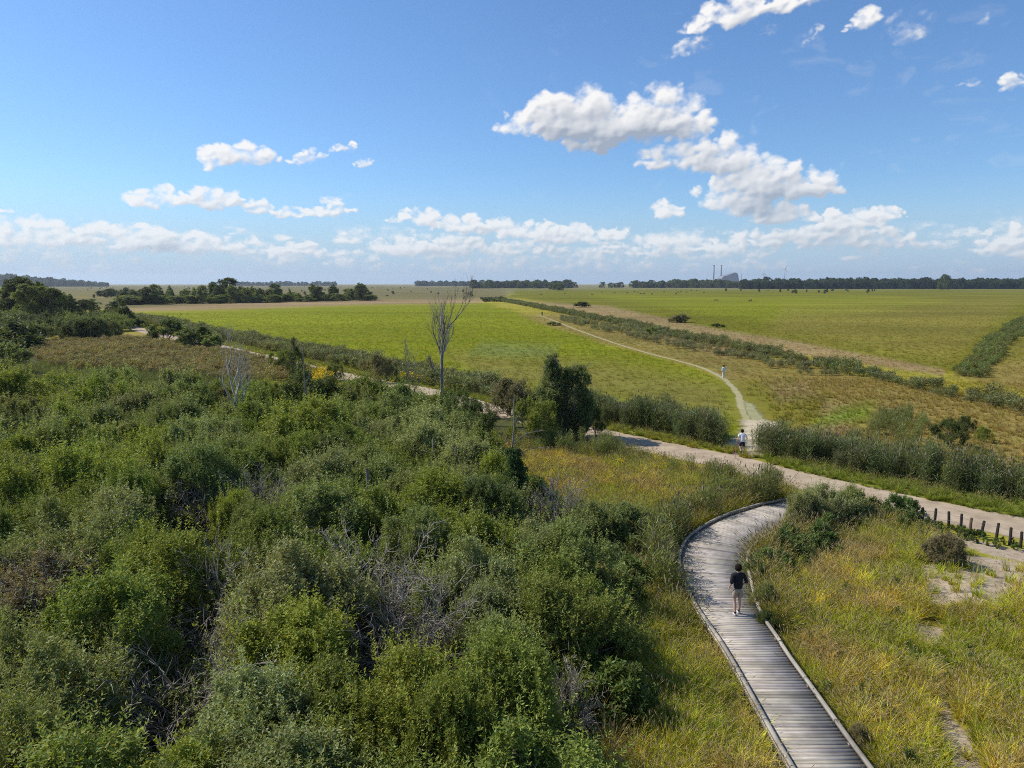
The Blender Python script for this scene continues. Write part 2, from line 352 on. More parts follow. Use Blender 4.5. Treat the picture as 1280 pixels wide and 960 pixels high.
def path_material(name, alpha, c0, c1, thr=.35):
    m, nt, no, ln = newmat(name)
    out = N(nt, 'ShaderNodeOutputMaterial'); p = N(nt, 'ShaderNodeBsdfPrincipled'); p.inputs['Roughness'].default_value = .95; p.inputs['Specular IOR Level'].default_value = .1
    geo = N(nt, 'ShaderNodeNewGeometry'); pos = geo.outputs['Position']
    n1 = N(nt, 'ShaderNodeTexNoise'); n1.inputs['Scale'].default_value = .8; n1.inputs['Detail'].default_value = 10; n1.inputs['Roughness'].default_value = .62; ln.new(pos, n1.inputs['Vector'])
    n2 = N(nt, 'ShaderNodeTexNoise'); n2.inputs['Scale'].default_value = 30; n2.inputs['Detail'].default_value = 4; ln.new(pos, n2.inputs['Vector'])
    cr = N(nt, 'ShaderNodeValToRGB'); cr.color_ramp.elements[0].color = (*c0, 1); cr.color_ramp.elements[1].color = (*c1, 1)
    cr.color_ramp.elements[0].position = .36; cr.color_ramp.elements[1].position = .62
    ln.new(n1.outputs['Fac'], cr.inputs[0])
    mr = N(nt, 'ShaderNodeMapRange'); mr.inputs[1].default_value = .3; mr.inputs[2].default_value = .7; mr.inputs[3].default_value = .86; mr.inputs[4].default_value = 1.14; ln.new(n2.outputs['Fac'], mr.inputs[0])
    mx = N(nt, 'ShaderNodeMix', data_type='RGBA', blend_type='MULTIPLY'); mx.inputs[0].default_value = 1; ln.new(cr.outputs[0], mx.inputs[6]); ln.new(mr.outputs[0], mx.inputs[7])
    ln.new(mx.outputs[2], p.inputs['Base Color'])
    b = N(nt, 'ShaderNodeBump'); b.inputs['Strength'].default_value = .4; b.inputs['Distance'].default_value = .02; ln.new(n2.outputs['Fac'], b.inputs['Height']); ln.new(b.outputs[0], p.inputs['Normal'])
    ea = N(nt, 'ShaderNodeAttribute', attribute_name='edge'); n3 = N(nt, 'ShaderNodeTexNoise'); n3.inputs['Scale'].default_value = 1.5 if alpha else 3.; n3.inputs['Detail'].default_value = 9; n3.inputs['Roughness'].default_value = .7; ln.new(pos, n3.inputs['Vector'])
    ml = N(nt, 'ShaderNodeMath', operation='MULTIPLY'); ml.inputs[1].default_value = 1. if alpha else 6.; ln.new(ea.outputs['Fac'], ml.inputs[0])
    ad = N(nt, 'ShaderNodeMath', operation='ADD'); ln.new(ml.outputs[0], ad.inputs[0]); ln.new(n3.outputs['Fac'], ad.inputs[1])
    st = N(nt, 'ShaderNodeMapRange'); st.inputs[1].default_value = .5+thr; st.inputs[2].default_value = .8+thr; ln.new(ad.outputs[0], st.inputs[0])
    tr = N(nt, 'ShaderNodeBsdfTransparent'); ms = N(nt, 'ShaderNodeMixShader'); ln.new(st.outputs[0], ms.inputs[0]); ln.new(tr.outputs[0], ms.inputs[1]); ln.new(p.outputs[0], ms.inputs[2])
    ln.new(ms.outputs[0], out.inputs[0]); return m
strip('path', path_c, PW/2+.15, .012, path_material('gravel_path', False, (.35, .265, .175), (.50, .39, .265), .0), .12, 8)
strip('trail', trail_w, .62, .035, path_material('worn_trail', True, (.34, .30, .14), (.40, .35, .18), .30), .4, 8, taper=6)
# wide trodden sand where the trail meets the path
strip('sand', jn[:len(jn)//2+2], 2.2, .045, path_material('trodden_sand', True, (.44, .36, .22), (.56, .47, .31), .16), .3, 10, taper=3)
strip('trail', jn[len(jn)//3:], 1.6, .02, path_material('faint_trail', True, (.28, .27, .12), (.36, .33, .17), .42), .6, 10, taper=8)
# ------------------------------------------------------------------ leaves
def unit(v): return v/(np.linalg.norm(v, axis=-1, keepdims=True)+1e-9)
def leaves(base, direc, length, per, ll, lw, rg, spread=.9, droop=0., fold=True):
    """shoots with alternate leaves -> V, F, tone"""
    n = len(base); t = rg.uniform(.12, 1., (n, per)); t.sort(1)
    P = base[:, None, :]+direc[:, None, :]*(t*length[:, None])[..., None]
    ref = unit(rg.normal(size=(n, 3))); U = unit(np.cross(direc, ref)); Wv = np.cross(direc, U)
    ang = (np.arange(per)[None, :]*2.4+rg.uniform(0, 6.28, (n, 1)))[..., None]
    side = np.cos(ang)*U[:, None, :]+np.sin(ang)*Wv[:, None, :]
    D = unit(direc[:, None, :]*.55+side*spread+rg.normal(size=(n, per, 3))*.15+np.array([0, 0, -droop]))
    nr_ = rg.normal(size=(n, per, 3))*.55+np.array([0, 0, 1.]); A = unit(np.cross(D, nr_))
    sc = rg.uniform(.65, 1.25, (n, per, 1))
    L = ll*sc; Wd = lw*sc
    p0 = P; p1 = P+D*L*.45+A*Wd*.5; p2 = P+D*L; p3 = P+D*L*.45-A*Wd*.5
    Vv = np.stack([p0, p1, p2, p3], 2).reshape(-1, 3)
    m = n*per; Fs = np.arange(m*4).reshape(m, 4)
    tn = rg.uniform(.72, 1.3, (n, per, 1))*rg.uniform(.85, 1.15, (n, 1, 1))*np.ones((1, 1, 3))
    tn = tn*(1+rg.normal(size=(n, per, 3))*np.array([.07, .03, .12]))
    pale = rg.uniform(size=(n, per, 1)) < .14                      # grey undersides turned up
    tn = np.where(pale, tn*np.array([1.35, 1.3, 1.7]), tn)
    tone = np.repeat(np.clip(tn, 0, 3).reshape(-1, 1, 3), 4, 1).reshape(-1, 3)
    return Vv, Fs, np.c_[tone, np.ones(len(tone))]
def lobes_dome(R0, H, n, rg, zmin=.12, tall=1.):
    """lobe centres over an uneven dome"""
    th = rg.uniform(0, 2*np.pi, n); u = rg.uniform(0, 1, n)**.75
    el = np.arcsin(np.clip(zmin+(1-zmin)*u, 0, 1)); k = rg.uniform(.50, 1.08, n)*(1+.22*np.sin(3*th+rg.uniform(0, 6))+.12*np.sin(5*th+1))
    x = R0*np.cos(el)*np.cos(th)*k; y = R0*np.cos(el)*np.sin(th)*k; z = H*np.sin(el)*(.75+.25*k)
    return np.stack([x, y, z], 1), rg.uniform(.13, .30, n)*R0
def crown(lc, lr, nshoot, per, ll, lw, rg, slen=.45, up=.7, droop=0., stretch=1.):
    n = len(lc); idx = rg.choice(n, nshoot, p=(lr**2)/np.sum(lr**2))
    nn = unit(rg.normal(size=(nshoot, 3))+np.array([0, 0, .35])); out = unit(lc[idx]-np.array([0, 0, lc[:, 2].mean()*.6]))
    nn = unit(nn+out*.7)
    rad = lr[idx]*rg.uniform(.55, 1.05, nshoot)
    base = lc[idx]+nn*rad[:, None]*np.array([1, 1, stretch])
    d = unit(nn*.7+np.array([0, 0, up])+rg.normal(size=(nshoot, 3))*.35)
    ln_ = slen*rg.uniform(.5, 1.4, nshoot); base = base-d*ln_[:, None]*.5
    return leaves(base, d, ln_, per, ll, lw, rg, droop=droop)
def stems(lc, rg, r0, nmain=9, sides=4, base_r=.25, twig=True, z0=0.):
    lines = []; rads = []
    ids = rg.permutation(len(lc))
    mains = []
    for m in range(nmain):
        a = rg.uniform(0, 6.28); b = np.array([math.cos(a), math.sin(a), 0])*base_r*rg.uniform(.2, 1)+[0, 0, z0-.1]
        e = lc[ids[m % len(ids)]]*rg.uniform(.7, .95)
        t = np.linspace(0, 1, 6)[:, None]; c = np.array([e[0]*.25, e[1]*.25, e[2]*.6])
        L = (1-t)**2*b+2*t*(1-t)*c+t*t*e; L[1:-1] += rg.normal(size=(4, 3))*.05*r0/.04
        lines.append(L); rads.append(np.linspace(r0, r0*.45, 6)); mains.append(L)
    for k, e in enumerate(lc):
        M = mains[rg.integers(nmain)] if nmain > 1 else mains[0]
        M = min(mains, key=lambda q: np.sum((q[-1]-e)**2)) if rg.uniform() < .7 else M
        b = M[rg.integers(2, 6)]; t = np.linspace(0, 1, 4)[:, None]; c = (b+e)/2+np.array([0, 0, .1])+rg.normal(size=3)*.08
        lines.append((1-t)**2*b+2*t*(1-t)*c+t*t*e); rads.append(np.linspace(r0*.45, r0*.2, 4))
        if twig:
            for _ in range(3):
                e2 = e+rg.normal(size=3)*.5*np.array([1, 1, .8]); lines.append(np.stack([e, (e+e2)/2+rg.normal(size=3)*.04, e2])); rads.append(np.array([r0*.2, r0*.14, r0*.07]))
    return tube_np(lines, rads, sides)
PROTO = {}
def leafy(name, kind, lc, lr, nshoot, per, ll, lw, seed, slen, up=.7, droop=0., r0=.04, nmain=9, base_r=.25, stretch=1., foliage='foliage', wood='branches', sides=4, twig=True):
    rg = np.random.default_rng(seed)
    v, f, t = crown(lc, lr, nshoot, per, ll, lw, rg, slen, up, droop, stretch)
    if kind == 's':                                       # long leading shoots breaking the outline
        ns = nshoot//9; ii = rg.integers(0, len(lc), ns); b_ = lc[ii]+rg.normal(size=(ns, 3))*lr[ii][:, None]*.6
        d_ = unit(unit(lc[ii])*.5+[0, 0, 1.]+rg.normal(size=(ns, 3))*.3); v2, f2, t2 = leaves(b_, d_, rg.uniform(.5, 1.15, ns)*slen*2.1, int(per*1.8), ll, lw*.8, rg)
        f = np.vstack([f, f2+len(v)]); v = np.vstack([v, v2]); t = np.vstack([t, t2*[1.12, 1.1, 1., 1.]])
    fo = mesh_np(foliage, v, f, [LEAF], {'tone': ('FLOAT_COLOR', t)}, link=False)
    v, f = stems(lc, rg, r0, nmain, sides, base_r, twig)
    st = mesh_np(wood, v, f, [BARK], smooth=True, link=False)
    PROTO[name] = (fo.data, st.data, foliage, wood)
for k in range(5):                                        # detailed shrubs, 2.1 m radius x 3 m high
    rg = np.random.default_rng(100+k); lc, lr = lobes_dome(1.9+.25*(k % 2), 2.55+.3*(k % 3), 46, rg)
    leafy('near%d' % k, 's', lc, lr, 3300, 14, .092, .040, 200+k, .48, up=.75)
for k in range(4):
    rg = np.random.default_rng(130+k); lc, lr = lobes_dome(2.0, 2.7+.2*(k % 3), 34, rg)
    leafy('mid%d' % k, 's', lc, lr, 1500, 12, .13, .055, 230+k, .5, up=.7, twig=False)
for k in range(3):
    rg = np.random.default_rng(150+k); lc, lr = lobes_dome(2.0, 2.6, 24, rg)
    leafy('far%d' % k, 's', lc, lr, 520, 7, .34, .17, 250+k, .7, up=.5, twig=False, sides=3, r0=.06)
def tree_lobes(H, R0, n, rg, z0=.22, shape='oval'):
    z = rg.uniform(z0, .97, n)*H; t = (z/H-z0)/(1-z0)
    pr = {'oval': np.sqrt(np.clip(1-(2*t-.9)**2*.8, .05, 1)), 'cone': np.clip(1.05-t, .08, 1), 'column': np.clip(1.15-t**2*.9, .1, .9)*.9}[shape]
    th = rg.uniform(0, 6.28, n); k = rg.uniform(.35, 1, n)*pr*R0
    return np.stack([k*np.cos(th), k*np.sin(th), z], 1), rg.uniform(.34, .56, n)*R0*np.clip(pr*1.3, .4, 1)
def tree_proto(name, H, R0, n, nshoot, per, ll, lw, seed, shape, slen, up, z0=.2, droop=0., tr=.14, sides=6):
    rg = np.random.default_rng(seed); lc, lr = tree_lobes(H, R0, n, rg, z0, shape)
    v, f, t = crown(lc, lr, nshoot, per, ll, lw, rg, slen, up, droop)
    fo = mesh_np('crown', v, f, [LEAF], {'tone': ('FLOAT_COLOR', t)}, link=False)
    z = np.linspace(-.1, H*.93, 8); L = np.stack([rg.normal(size=8)*.05*R0, rg.normal(size=8)*.05*R0, z], 1); L[0, :2] = 0; L[1, :2] *= .3
    lines = [L]; rads = [np.linspace(tr, tr*.15, 8)]
    for e in lc:
        zb = max(.3, e[2]-rg.uniform(.25, .5)*R0*1.5); b = np.array([np.interp(zb, z, L[:, 0]), np.interp(zb, z, L[:, 1]), zb])
        lines.append(np.stack([b, (b+e)/2+[0, 0, .08*R0], e])); rads.append(np.array([tr*.35, tr*.2, tr*.08]))
    v, f = tube_np(lines, rads, sides); st = mesh_np('trunk', v, f, [BARK], smooth=True, link=False)
    PROTO[name] = (fo.data, st.data, 'crown', 'trunk')
for k in range(4): tree_proto('ftree%d' % k, 10, 2.6+.5*(k % 2), 36, 1150, 8, .40, .22, 300+k, ['oval', 'column', 'oval', 'cone'][k], .8, .5, z0=[.10, .06, .12, .05][k], tr=.18, sides=4)
for k in range(3): tree_proto('dtree%d' % k, 20, 7+k, 40, 560, 6, 1.5, .9, 320+k, 'oval', 2.2, .4, z0=.03, tr=.35, sides=4)
tree_proto('conetree', 5.2, 1.35, 46, 1600, 12, .13, .04, 340, 'cone', .5, 1.2, z0=.04, tr=.09)
def place(proto, name, loc, rz, sc, col, wood=None, tilt=(0, 0)):
    fd, sd, fn, wn = PROTO[proto]
    e = empty(name, loc, rz); e.scale = sc if isinstance(sc, tuple) else (sc, sc, sc); e.rotation_euler = (tilt[0], tilt[1], rz)
    fo = bpy.data.objects.new(fn, fd); COL.objects.link(fo); fo.parent = e; fo.color = (*col, 1)
    so = bpy.data.objects.new(wn, sd); COL.objects.link(so); so.parent = e
    return e
SP = dict(grey=(.205, .235, .07), olive=(.185, .225, .04), yg=(.225, .255, .036), dark=(.095, .118, .032), brown=(.20, .175, .085), silver=(.26, .28, .11))
def spcol(sp, j=.12):
    c = np.array(SP[sp])*(1+random.uniform(-j, j)); return tuple(c*(1+rng.normal(size=3)*.025))
def zat(x, y): return float(gh(np.array([x]), np.array([y]))[0])
# ------------------------------------------------------------------ shrubs of the thicket
shrubs = []   # x,y,radius
def shrub(px, py, h, r, sp, label, proto=None, name='shrub', cat='shrub', group=None, base=False):
    """px,py = middle of the crown in the photo (or its foot when base)"""
    x, y, _ = at(px, py, 0 if base else h*.62); d = math.hypot(x, y)
    if proto is None:
        proto = ('near%d' % random.randrange(5)) if d < 42 else (('mid%d' % random.randrange(4)) if d < 130 else 'far%d' % random.randrange(3))
    H0 = 2.9 if proto[:4] in ('near', 'mid0', 'mid1', 'mid2', 'mid3') else 2.8
    e = place(proto, name, (x, y, zat(x, y)-.05), random.uniform(0, 6.28), (r/2.15, r/2.15, h/H0), spcol(sp))
    tag(e, label, cat, group); shrubs.append((x, y, r)); return e
LM = [ # px, py, h, r, species, label
 (95, 610, 3.9, 2.9, 'yg', 'big yellow-green domed shrub standing over the dark hollow'),
 (180, 585, 3.4, 2.3, 'yg', 'yellow-green shrub with golden top beside the big domed one'),
 (15, 640, 3.5, 2.4, 'yg', 'yellow-green shrub cut by the left edge of the photo'),
 (255, 610, 3.5, 2.4, 'grey', 'rounded grey-green shrub with bare twigs low on its right side'),
 (370, 548, 3.8, 3.3, 'yg', 'broad fresh green shrub between the dead forked tree and the grey domes'),
 (430, 565, 3.3, 2.4, 'olive', 'green shrub leaning against the broad fresh green one'),
 (545, 535, 3.6, 2.9, 'silver', 'silvery domed shrub just in front of the tall bare tree'),
 (500, 505, 3.2, 2.6, 'grey', 'grey-green shrub behind the silvery dome, left of the tall bare tree'),
 (575, 520, 3.1, 2.2, 'dark', 'dark shrub around the foot of the tall bare tree'),
 (460, 600, 3.0, 2.1, 'grey', 'small grey-green shrub under the silvery domes'),
 (585, 590, 3.1, 2.2, 'silver', 'silvery shrub around the short broken trunks'),
 (540, 640, 3.1, 2.4, 'yg', 'light green shrub behind the greyish twig tangle'),
 (470, 655, 3.1, 2.4, 'olive', 'olive shrub around the short upright dead stub'),
 (400, 660, 3.2, 2.5, 'grey', 'grey-green shrub left of the short upright dead stub'),
 (370, 755, 3.6, 2.4, 'silver', 'pale silvery shrub at the centre of the near thicket'),
 (330, 700, 3.1, 2.2, 'olive', 'olive shrub behind the pale silvery one'),
 (220, 735, 3.1, 2.2, 'yg', 'bright green shrub tipped with yellow in front of the dark hollow'),
 (140, 800, 3.2, 2.2, 'olive', 'olive green shrub spreading before the brown twig tangle'),
 (60, 880, 3.2, 2.1, 'grey', 'grey-green shrub in the lower left corner'),
 (50, 740, 2.7, 2.3, 'brown', 'brownish half bare shrub below the big yellow-green dome'),
 (700, 700, 3.0, 2.3, 'grey', 'grey-green shrub where the thicket meets the tall meadow'),
 (785, 655, 1.7, 1.7, 'grey', 'low grey-green shrub on the boardwalk side of the thicket'),
 (735, 655, 2.1, 1.8, 'grey', 'grey shrub behind the low grey-green one near the boardwalk'),
 (655, 705, 2.2, 1.7, 'grey', 'twiggy grey shrub at the foot of the ivy column'),
 (600, 700, 2.9, 2.2, 'yg', 'light green shrub right of the grey twig tangle'),
 (690, 780, 2.8, 2.1, 'olive', 'dark olive shrub at the right edge of the near thicket'),
 (620, 890, 3.0, 2.0, 'olive', 'green shrub at the bottom edge left of the tall grass'),
 (500, 900, 2.9, 2.0, 'yg', 'fresh green shrub at the bottom edge below the twig tangle'),
 (400, 900, 2.8, 1.9, 'olive', 'leafy green shrub at the bottom edge, left of the fresh green one'),
 (320, 920, 2.6, 1.8, 'silver', 'pale leafed shrub low at the bottom edge beside the fallen sticks'),
]
for px, py, h, r, sp, lab in LM: shrub(px, py, h, r, sp, lab, group='willow shrubs of the thicket')
def dead_shrub(px, py, h, r, label):
    x, y, _ = at(px, py, h*.5); rg = np.random.default_rng(int(px*7+py)); lines = []; rads = []
    for m in range(95):
        a = rg.uniform(0, 6.28); p = np.array([rg.normal()*.12, rg.normal()*.12, -.05]); d = unit(np.array([math.cos(a)*.8, math.sin(a)*.8, rg.uniform(.5, 1.6)])); L = [p]
        n = 9; ln_ = h*rg.uniform(.9, 1.6)/n
        for s in range(n):
            d = unit(d+rg.normal(size=3)*.17+np.array([0, 0, -.10*s/n*2])); p = p+d*ln_; L.append(p)
            if s > 1:
                for _ in range(3):
                    q = p; e = unit(d+rg.normal(size=3)*.7); M = [q]
                    for u in range(4): e = unit(e+rg.normal(size=3)*.25); q = q+e*rg.uniform(.1, .22)*h/3; M.append(q)
                    lines.append(np.array(M)); rads.append(np.linspace(.012, .005, 5))
        lines.append(np.array(L)); rads.append(np.linspace(.026, .007, n+1))
    v, f = tube_np(lines, rads, 3); e = empty('dead_shrub', (x, y, zat(x, y)), 0); e.scale = (r/2.2, r/2.2, 1)
    mesh_np('branches', v, f, [DEADW], smooth=True, parent=e)
    rg2 = np.random.default_rng(5); lc, lr = lobes_dome(1.8, h*.8, 14, rg2); v, f, t = crown(lc, lr, 160, 10, .08, .03, rg2, .4, .6)
    fo = mesh_np('foliage', v, f, [LEAF], {'tone': ('FLOAT_COLOR', t)}, parent=e); fo.color = (*SP['olive'], 1)
    tag(e, label, 'dead shrub'); shrubs.append((x, y, r*1.45)); shrubs.append((x*.9, y*.9, r*.8))
for a in [(480, 755, 2.7, 2.6, 'wide tangle of bare grey twigs in the middle of the near thicket'),
          (520, 810, 2.4, 2.0, 'bare grey shrub below the wide twig tangle'),
          (235, 880, 2.3, 2.3, 'fallen tangle of pale dead sticks low in the left thicket'),
          (285, 770, 2.6, 1.6, 'bare twiggy shrub between bright green and pale silvery shrubs'),
          (262, 645, 2.4, 1.6, 'bare twigs under the rounded grey-green shrub'),
          (70, 770, 2.3, 2.3, 'brown leafless tangle below the big yellow-green dome'),
          (695, 640, 2.5, 1.5, 'fine bare shrub in the tall meadow right of the ivy column'),
          (705, 895, 1.6, 1.3, 'small dry broken bush beside the tall grass at the bottom'),
          (640, 720, 2.3, 1.4, 'dead brush between light green shrub and thicket edge'),
          (330, 640, 2.6, 1.5, 'thin bare shrub among the green domes left of centre')]: dead_shrub(*a)
# filler shrubs by Poisson sampling
TH = [(-420, 500), (20, 512), (190, 516), (300, 526), (400, 530), (480, 524), (590, 538), (600, 600), (630, 670), (700, 715), (765, 760), (735, 810), (690, 870), (665, 960), (650, 1330), (300, 1400), (-700, 1400), (-800, 700)]
TREES = []
cand = 0; nf = 0; fills = []
while cand < 9000 and nf < 290:
    cand += 1
    u = random.random(); d = 9.5+85*u**.75; a = R(random.uniform(-46, 12)); x, y = d*math.sin(a), d*math.cos(a)
    px, py = topix(x, y); px = float(px); py = float(py)
    if float(polydist(np.array([px]), np.array([py]), TH)[0]) < 0: continue
    if px < -260: continue
    sx, sy = topix(x, y, 3.0)
    if 185 < px < 300 and 690 < py < 770: continue           # the dark hollow
    sz = random.uniform(1.4, 2.5)*(1+.35*min(1, max(0, (d-35)/50)))
    if any((x-X)**2+(y-Y)**2 < (.46*(sz+r))**2 for X, Y, r in shrubs): continue
    sp = random.choices(['grey', 'olive', 'yg', 'silver', 'dark', 'brown'], [36, 34, 9, 11, 9, 1])[0]
    h = (1.9+.45*sz)*random.uniform(.8, 1.15)
    shrubs.append((x, y, sz)); fills.append((d, px, py, h, sz, sp, x, y)); nf += 1
fills.sort()
for d, px, py, h, sz, sp, x, y in fills[:178]:
    word = {'grey': 'grey-green', 'olive': 'olive green', 'yg': 'yellow-green', 'silver': 'silvery', 'dark': 'dark green', 'brown': 'brownish'}[sp]
    zone = 'in the nearest thicket' if d < 24 else ('in the middle of the thicket' if d < 45 else 'in the thicket well before the path')
    side = ', left side' if px < 320 else (', right side' if px > 560 else ', centre')
    shrub(px, py, h, sz, sp, '%s willow shrub %s%s' % (word, zone, side), base=True, group='willow shrubs of the thicket')
FARFILL = fills[178:]                                    # the rest, farther off, becomes one scattered mass below
# ------------------------------------------------------------------ other shrubs and trees
def plant(px, py, h, r, sp, label, proto=None, name='bush', cat='bush', group=None): return shrub(px, py, h, r, sp, label, proto, name, cat, group, base=True)
plant(211, 425, 3.8, 3.3, 'dark', 'round dark bush beside the path near its far bend')
plant(248, 436, 3.3, 3.6, 'dark', 'dark spreading bush nearer than the round one at the far bend')
plant(264, 437, 2.5, 2.4, 'grey', 'grey bush at the right side of the dark spreading one')
plant(166, 408, 2.6, 1.5, 'dark', 'small bush right of the dark conical tree at the path')
plant(178, 409, 1.8, 1.6, 'dark', 'low bush in the verge between conical tree and round bush')
plant(354, 468, 2.6, 1.9, 'olive', 'light green bush left of the leaning narrow tree')
plant(420, 476, 1.7, 1.1, 'dark', 'small bush beside the path at the orange flowers')
plant(470, 477, 3.0, 2.3, 'brown', 'rounded brownish bush at the path edge')
plant(637, 519, 3.0, 2.4, 'brown', 'dark upright bush left of the two-lobed tree')
plant(745, 546, 2.0, 1.0, 'dark', 'small dark bush at the path right of the two-lobed tree')
plant(672, 560, 3.0, 1.8, 'olive', 'leafy bush in front of the two-lobed tree')
plant(1187, 560, 1.7, 1.25, 'dark', 'dark round bush alone in the dry grass')
plant(1206, 540, 1.3, .7, 'dark', 'smaller dark bush behind the round one in dry grass')
plant(1228, 553, 1.2, .5, 'olive', 'slim green bush in the dry grass near the dark round one')
plant(728, 384, 2.4, 4.2, 'dark', 'lone dark bush in the grass beyond the ditch')
plant(848, 403, 2.3, 3.0, 'brown', 'brownish bush at the field side of the ditch')
plant(897, 409, .9, 1.6, 'dark', 'tiny bush at the field edge beyond the ditch')
plant(815, 420, 1.7, 1.6, 'grey', 'small grey bush among the reeds beside the trail')
plant(692, 407, 1.0, 1.8, 'grey', 'low bush beside the far end of the trail')
plant(1030, 655, 2.0, 1.5, 'silver', 'willow shrub at the head of the boardwalk', name='shrub', cat='shrub')
plant(1003, 662, 1.7, 1.1, 'silver', 'slender willow shrub overhanging the boardwalk bend', name='shrub', cat='shrub')
plant(1062, 652, 1.6, 1.1, 'grey', 'willow shrub touching the path edge', name='shrub', cat='shrub')
plant(1180, 712, 1.1, 1.0, 'brown', 'low brownish bush at the sandy patch')
plant(958, 790, .8, .45, 'dark', 'dark green weed bush beside the walker at the boardwalk edge')
plant(955, 765, 1.1, .5, 'grey', 'tall weed bush hanging over the boardwalk right of the walker')
plant(1073, 935, .7, .32, 'brown', 'small dry tuft at the near right rail')
def tree(px, py, h, r, sp, label, proto=None, name='tree', group=None, H0=10., R0=2.9, tilt=(0, 0), cat='tree'):
    x, y, _ = at(px, py)
    proto = proto or 'ftree%d' % random.randrange(4)
    e = place(proto, name, (x, y, -.05), random.uniform(0, 6.28) if tilt == (0, 0) else 0, (r/R0, r/R0, h/H0), spcol(sp), tilt=tilt)
    tag(e, label, cat, group); shrubs.append((x, y, r)); return e
tree(373, 473, 5.0, 1.35, 'dark', 'dark narrow leaning tree between path and orange flowers', 'conetree', H0=5.2, R0=1.35, tilt=(0, -.09))
tree(155, 409, 7.2, 2.4, 'dark', 'dark conical tree standing at the far bend of the path', 'ftree3', H0=10)
# the two-lobed tree near the path
rg = np.random.default_rng(77)
l1, r1 = tree_lobes(6.6, 1.0, 90, rg, .08, 'column'); l2, r2 = tree_lobes(5.5, 1.25, 90, rg, .06, 'oval'); l2 = l2+[1.35, .2, 0]; l1 = l1+[-.35, 0, 0]
l3, r3 = tree_lobes(4.2, 1.2, 24, rg, .05, 'oval'); l3 = l3+[-.9, -.4, 0]
lc = np.vstack([l1, l2, l3]); lr = np.r_[r1*1.05, r2*.95, r3*.8]
v, f, t = crown(lc, lr, 8000, 12, .11, .06, rg, .4, .5); x, y, _ = at(697, 549); e = empty('tree', (x, y, 0))
fo = mesh_np('crown', v, f, [LEAF], {'tone': ('FLOAT_COLOR', t)}, parent=e); fo.color = (.15, .18, .06, 1)
v, f = stems(lc, rg, .07, 5, 5, .2); mesh_np('trunk', v, f, [BARK], smooth=True, parent=e)
tag(e, 'dark poplar-like tree with two lobes beside the path', 'tree')
# ivy column with snag
def snag(name, px, py, h, lean, rb, rt, label, mat, seed, branches, cat='dead tree'):
    rg = np.random.default_rng(seed); x, y, _ = at(px, py); e = empty(name, (x, y, zat(x, y)-.05))
    z = np.linspace(0, h, 9); L = np.stack([lean*z+np.r_[0, rg.normal(size=8)*.04], rg.normal(size=9)*.03, z], 1)
    v, f = tube_np([L], [np.linspace(rb, rt, 9)], 8); mesh_np('trunk', v, f, [mat], smooth=True, parent=e)
    for (hz, dx, dz, ln_) in branches:
        b = np.array([lean*hz, 0, hz]); n = 7; M = [b]; d = unit(np.array([dx, rg.uniform(-.3, .3), dz]))
        for s in range(n): d = unit(d+rg.normal(size=3)*.16); M.append(M[-1]+d*ln_/n)
        ls = [np.array(M)]; rs = [np.linspace(rb*.3, .008, n+1)]
        for s in range(2, n):
            q = M[s]; g_ = unit(d+rg.normal(size=3)*.6); ls.append(np.stack([q, q+g_*ln_*.12, q+g_*ln_*.22+[0, 0, .05]])); rs.append(np.array([.014, .01, .006]))
        v, f = tube_np(ls, rs, 5); mesh_np('branch', v, f, [mat], smooth=True, parent=e)
    return tag(e, label, cat), e
_, ivy = snag('dead_tree', 641, 660, 6.6, .012, .075, .025, 'pale bare snag rising out of an ivy-covered column', DEADT, 4, [(4.2, .7, .7, 1.6), (3.6, 1, .25, 1.7), (3.9, -.7, .6, .9), (5., .5, 1, .8), (3.3, .9, .5, 1.2)])
rg = np.random.default_rng(12); lc, lr = tree_lobes(4.1, .72, 60, rg, .03, 'column'); v, f, t = crown(lc, lr, 2200, 11, .085, .06, rg, .28, .3)
fo = mesh_np('ivy', v, f, [LEAF], {'tone': ('FLOAT_COLOR', t)}, parent=ivy); fo.color = (.07, .115, .035, 1)
snag('dead_tree', 384, 548, 6.9, -.012, .085, .035, 'thin straight pole-like snag near the orange flowers', DEADT, 6, [(4.3, .75, .75, 1.5), (3.4, .6, .5, 1.0), (3., .5, .9, 1.2)])
snag('dead_tree', 573, 640, 3.5, -.03, .11, .06, 'broken dead trunk under the silvery shrub', DEADT, 8, [(1.3, .8, .7, 2.6), (2.5, -.5, .8, .9)])
snag('dead_tree', 463, 690, 3.8, -.01, .09, .07, 'short upright dead stub between green domes', DEADT, 9, [])
snag('dead_tree', 541, 628, 3.6, .01, .06, .03, 'slim dead stem left of the broken trunk', DEADT, 10, [(2.6, -.6, .8, .7)])
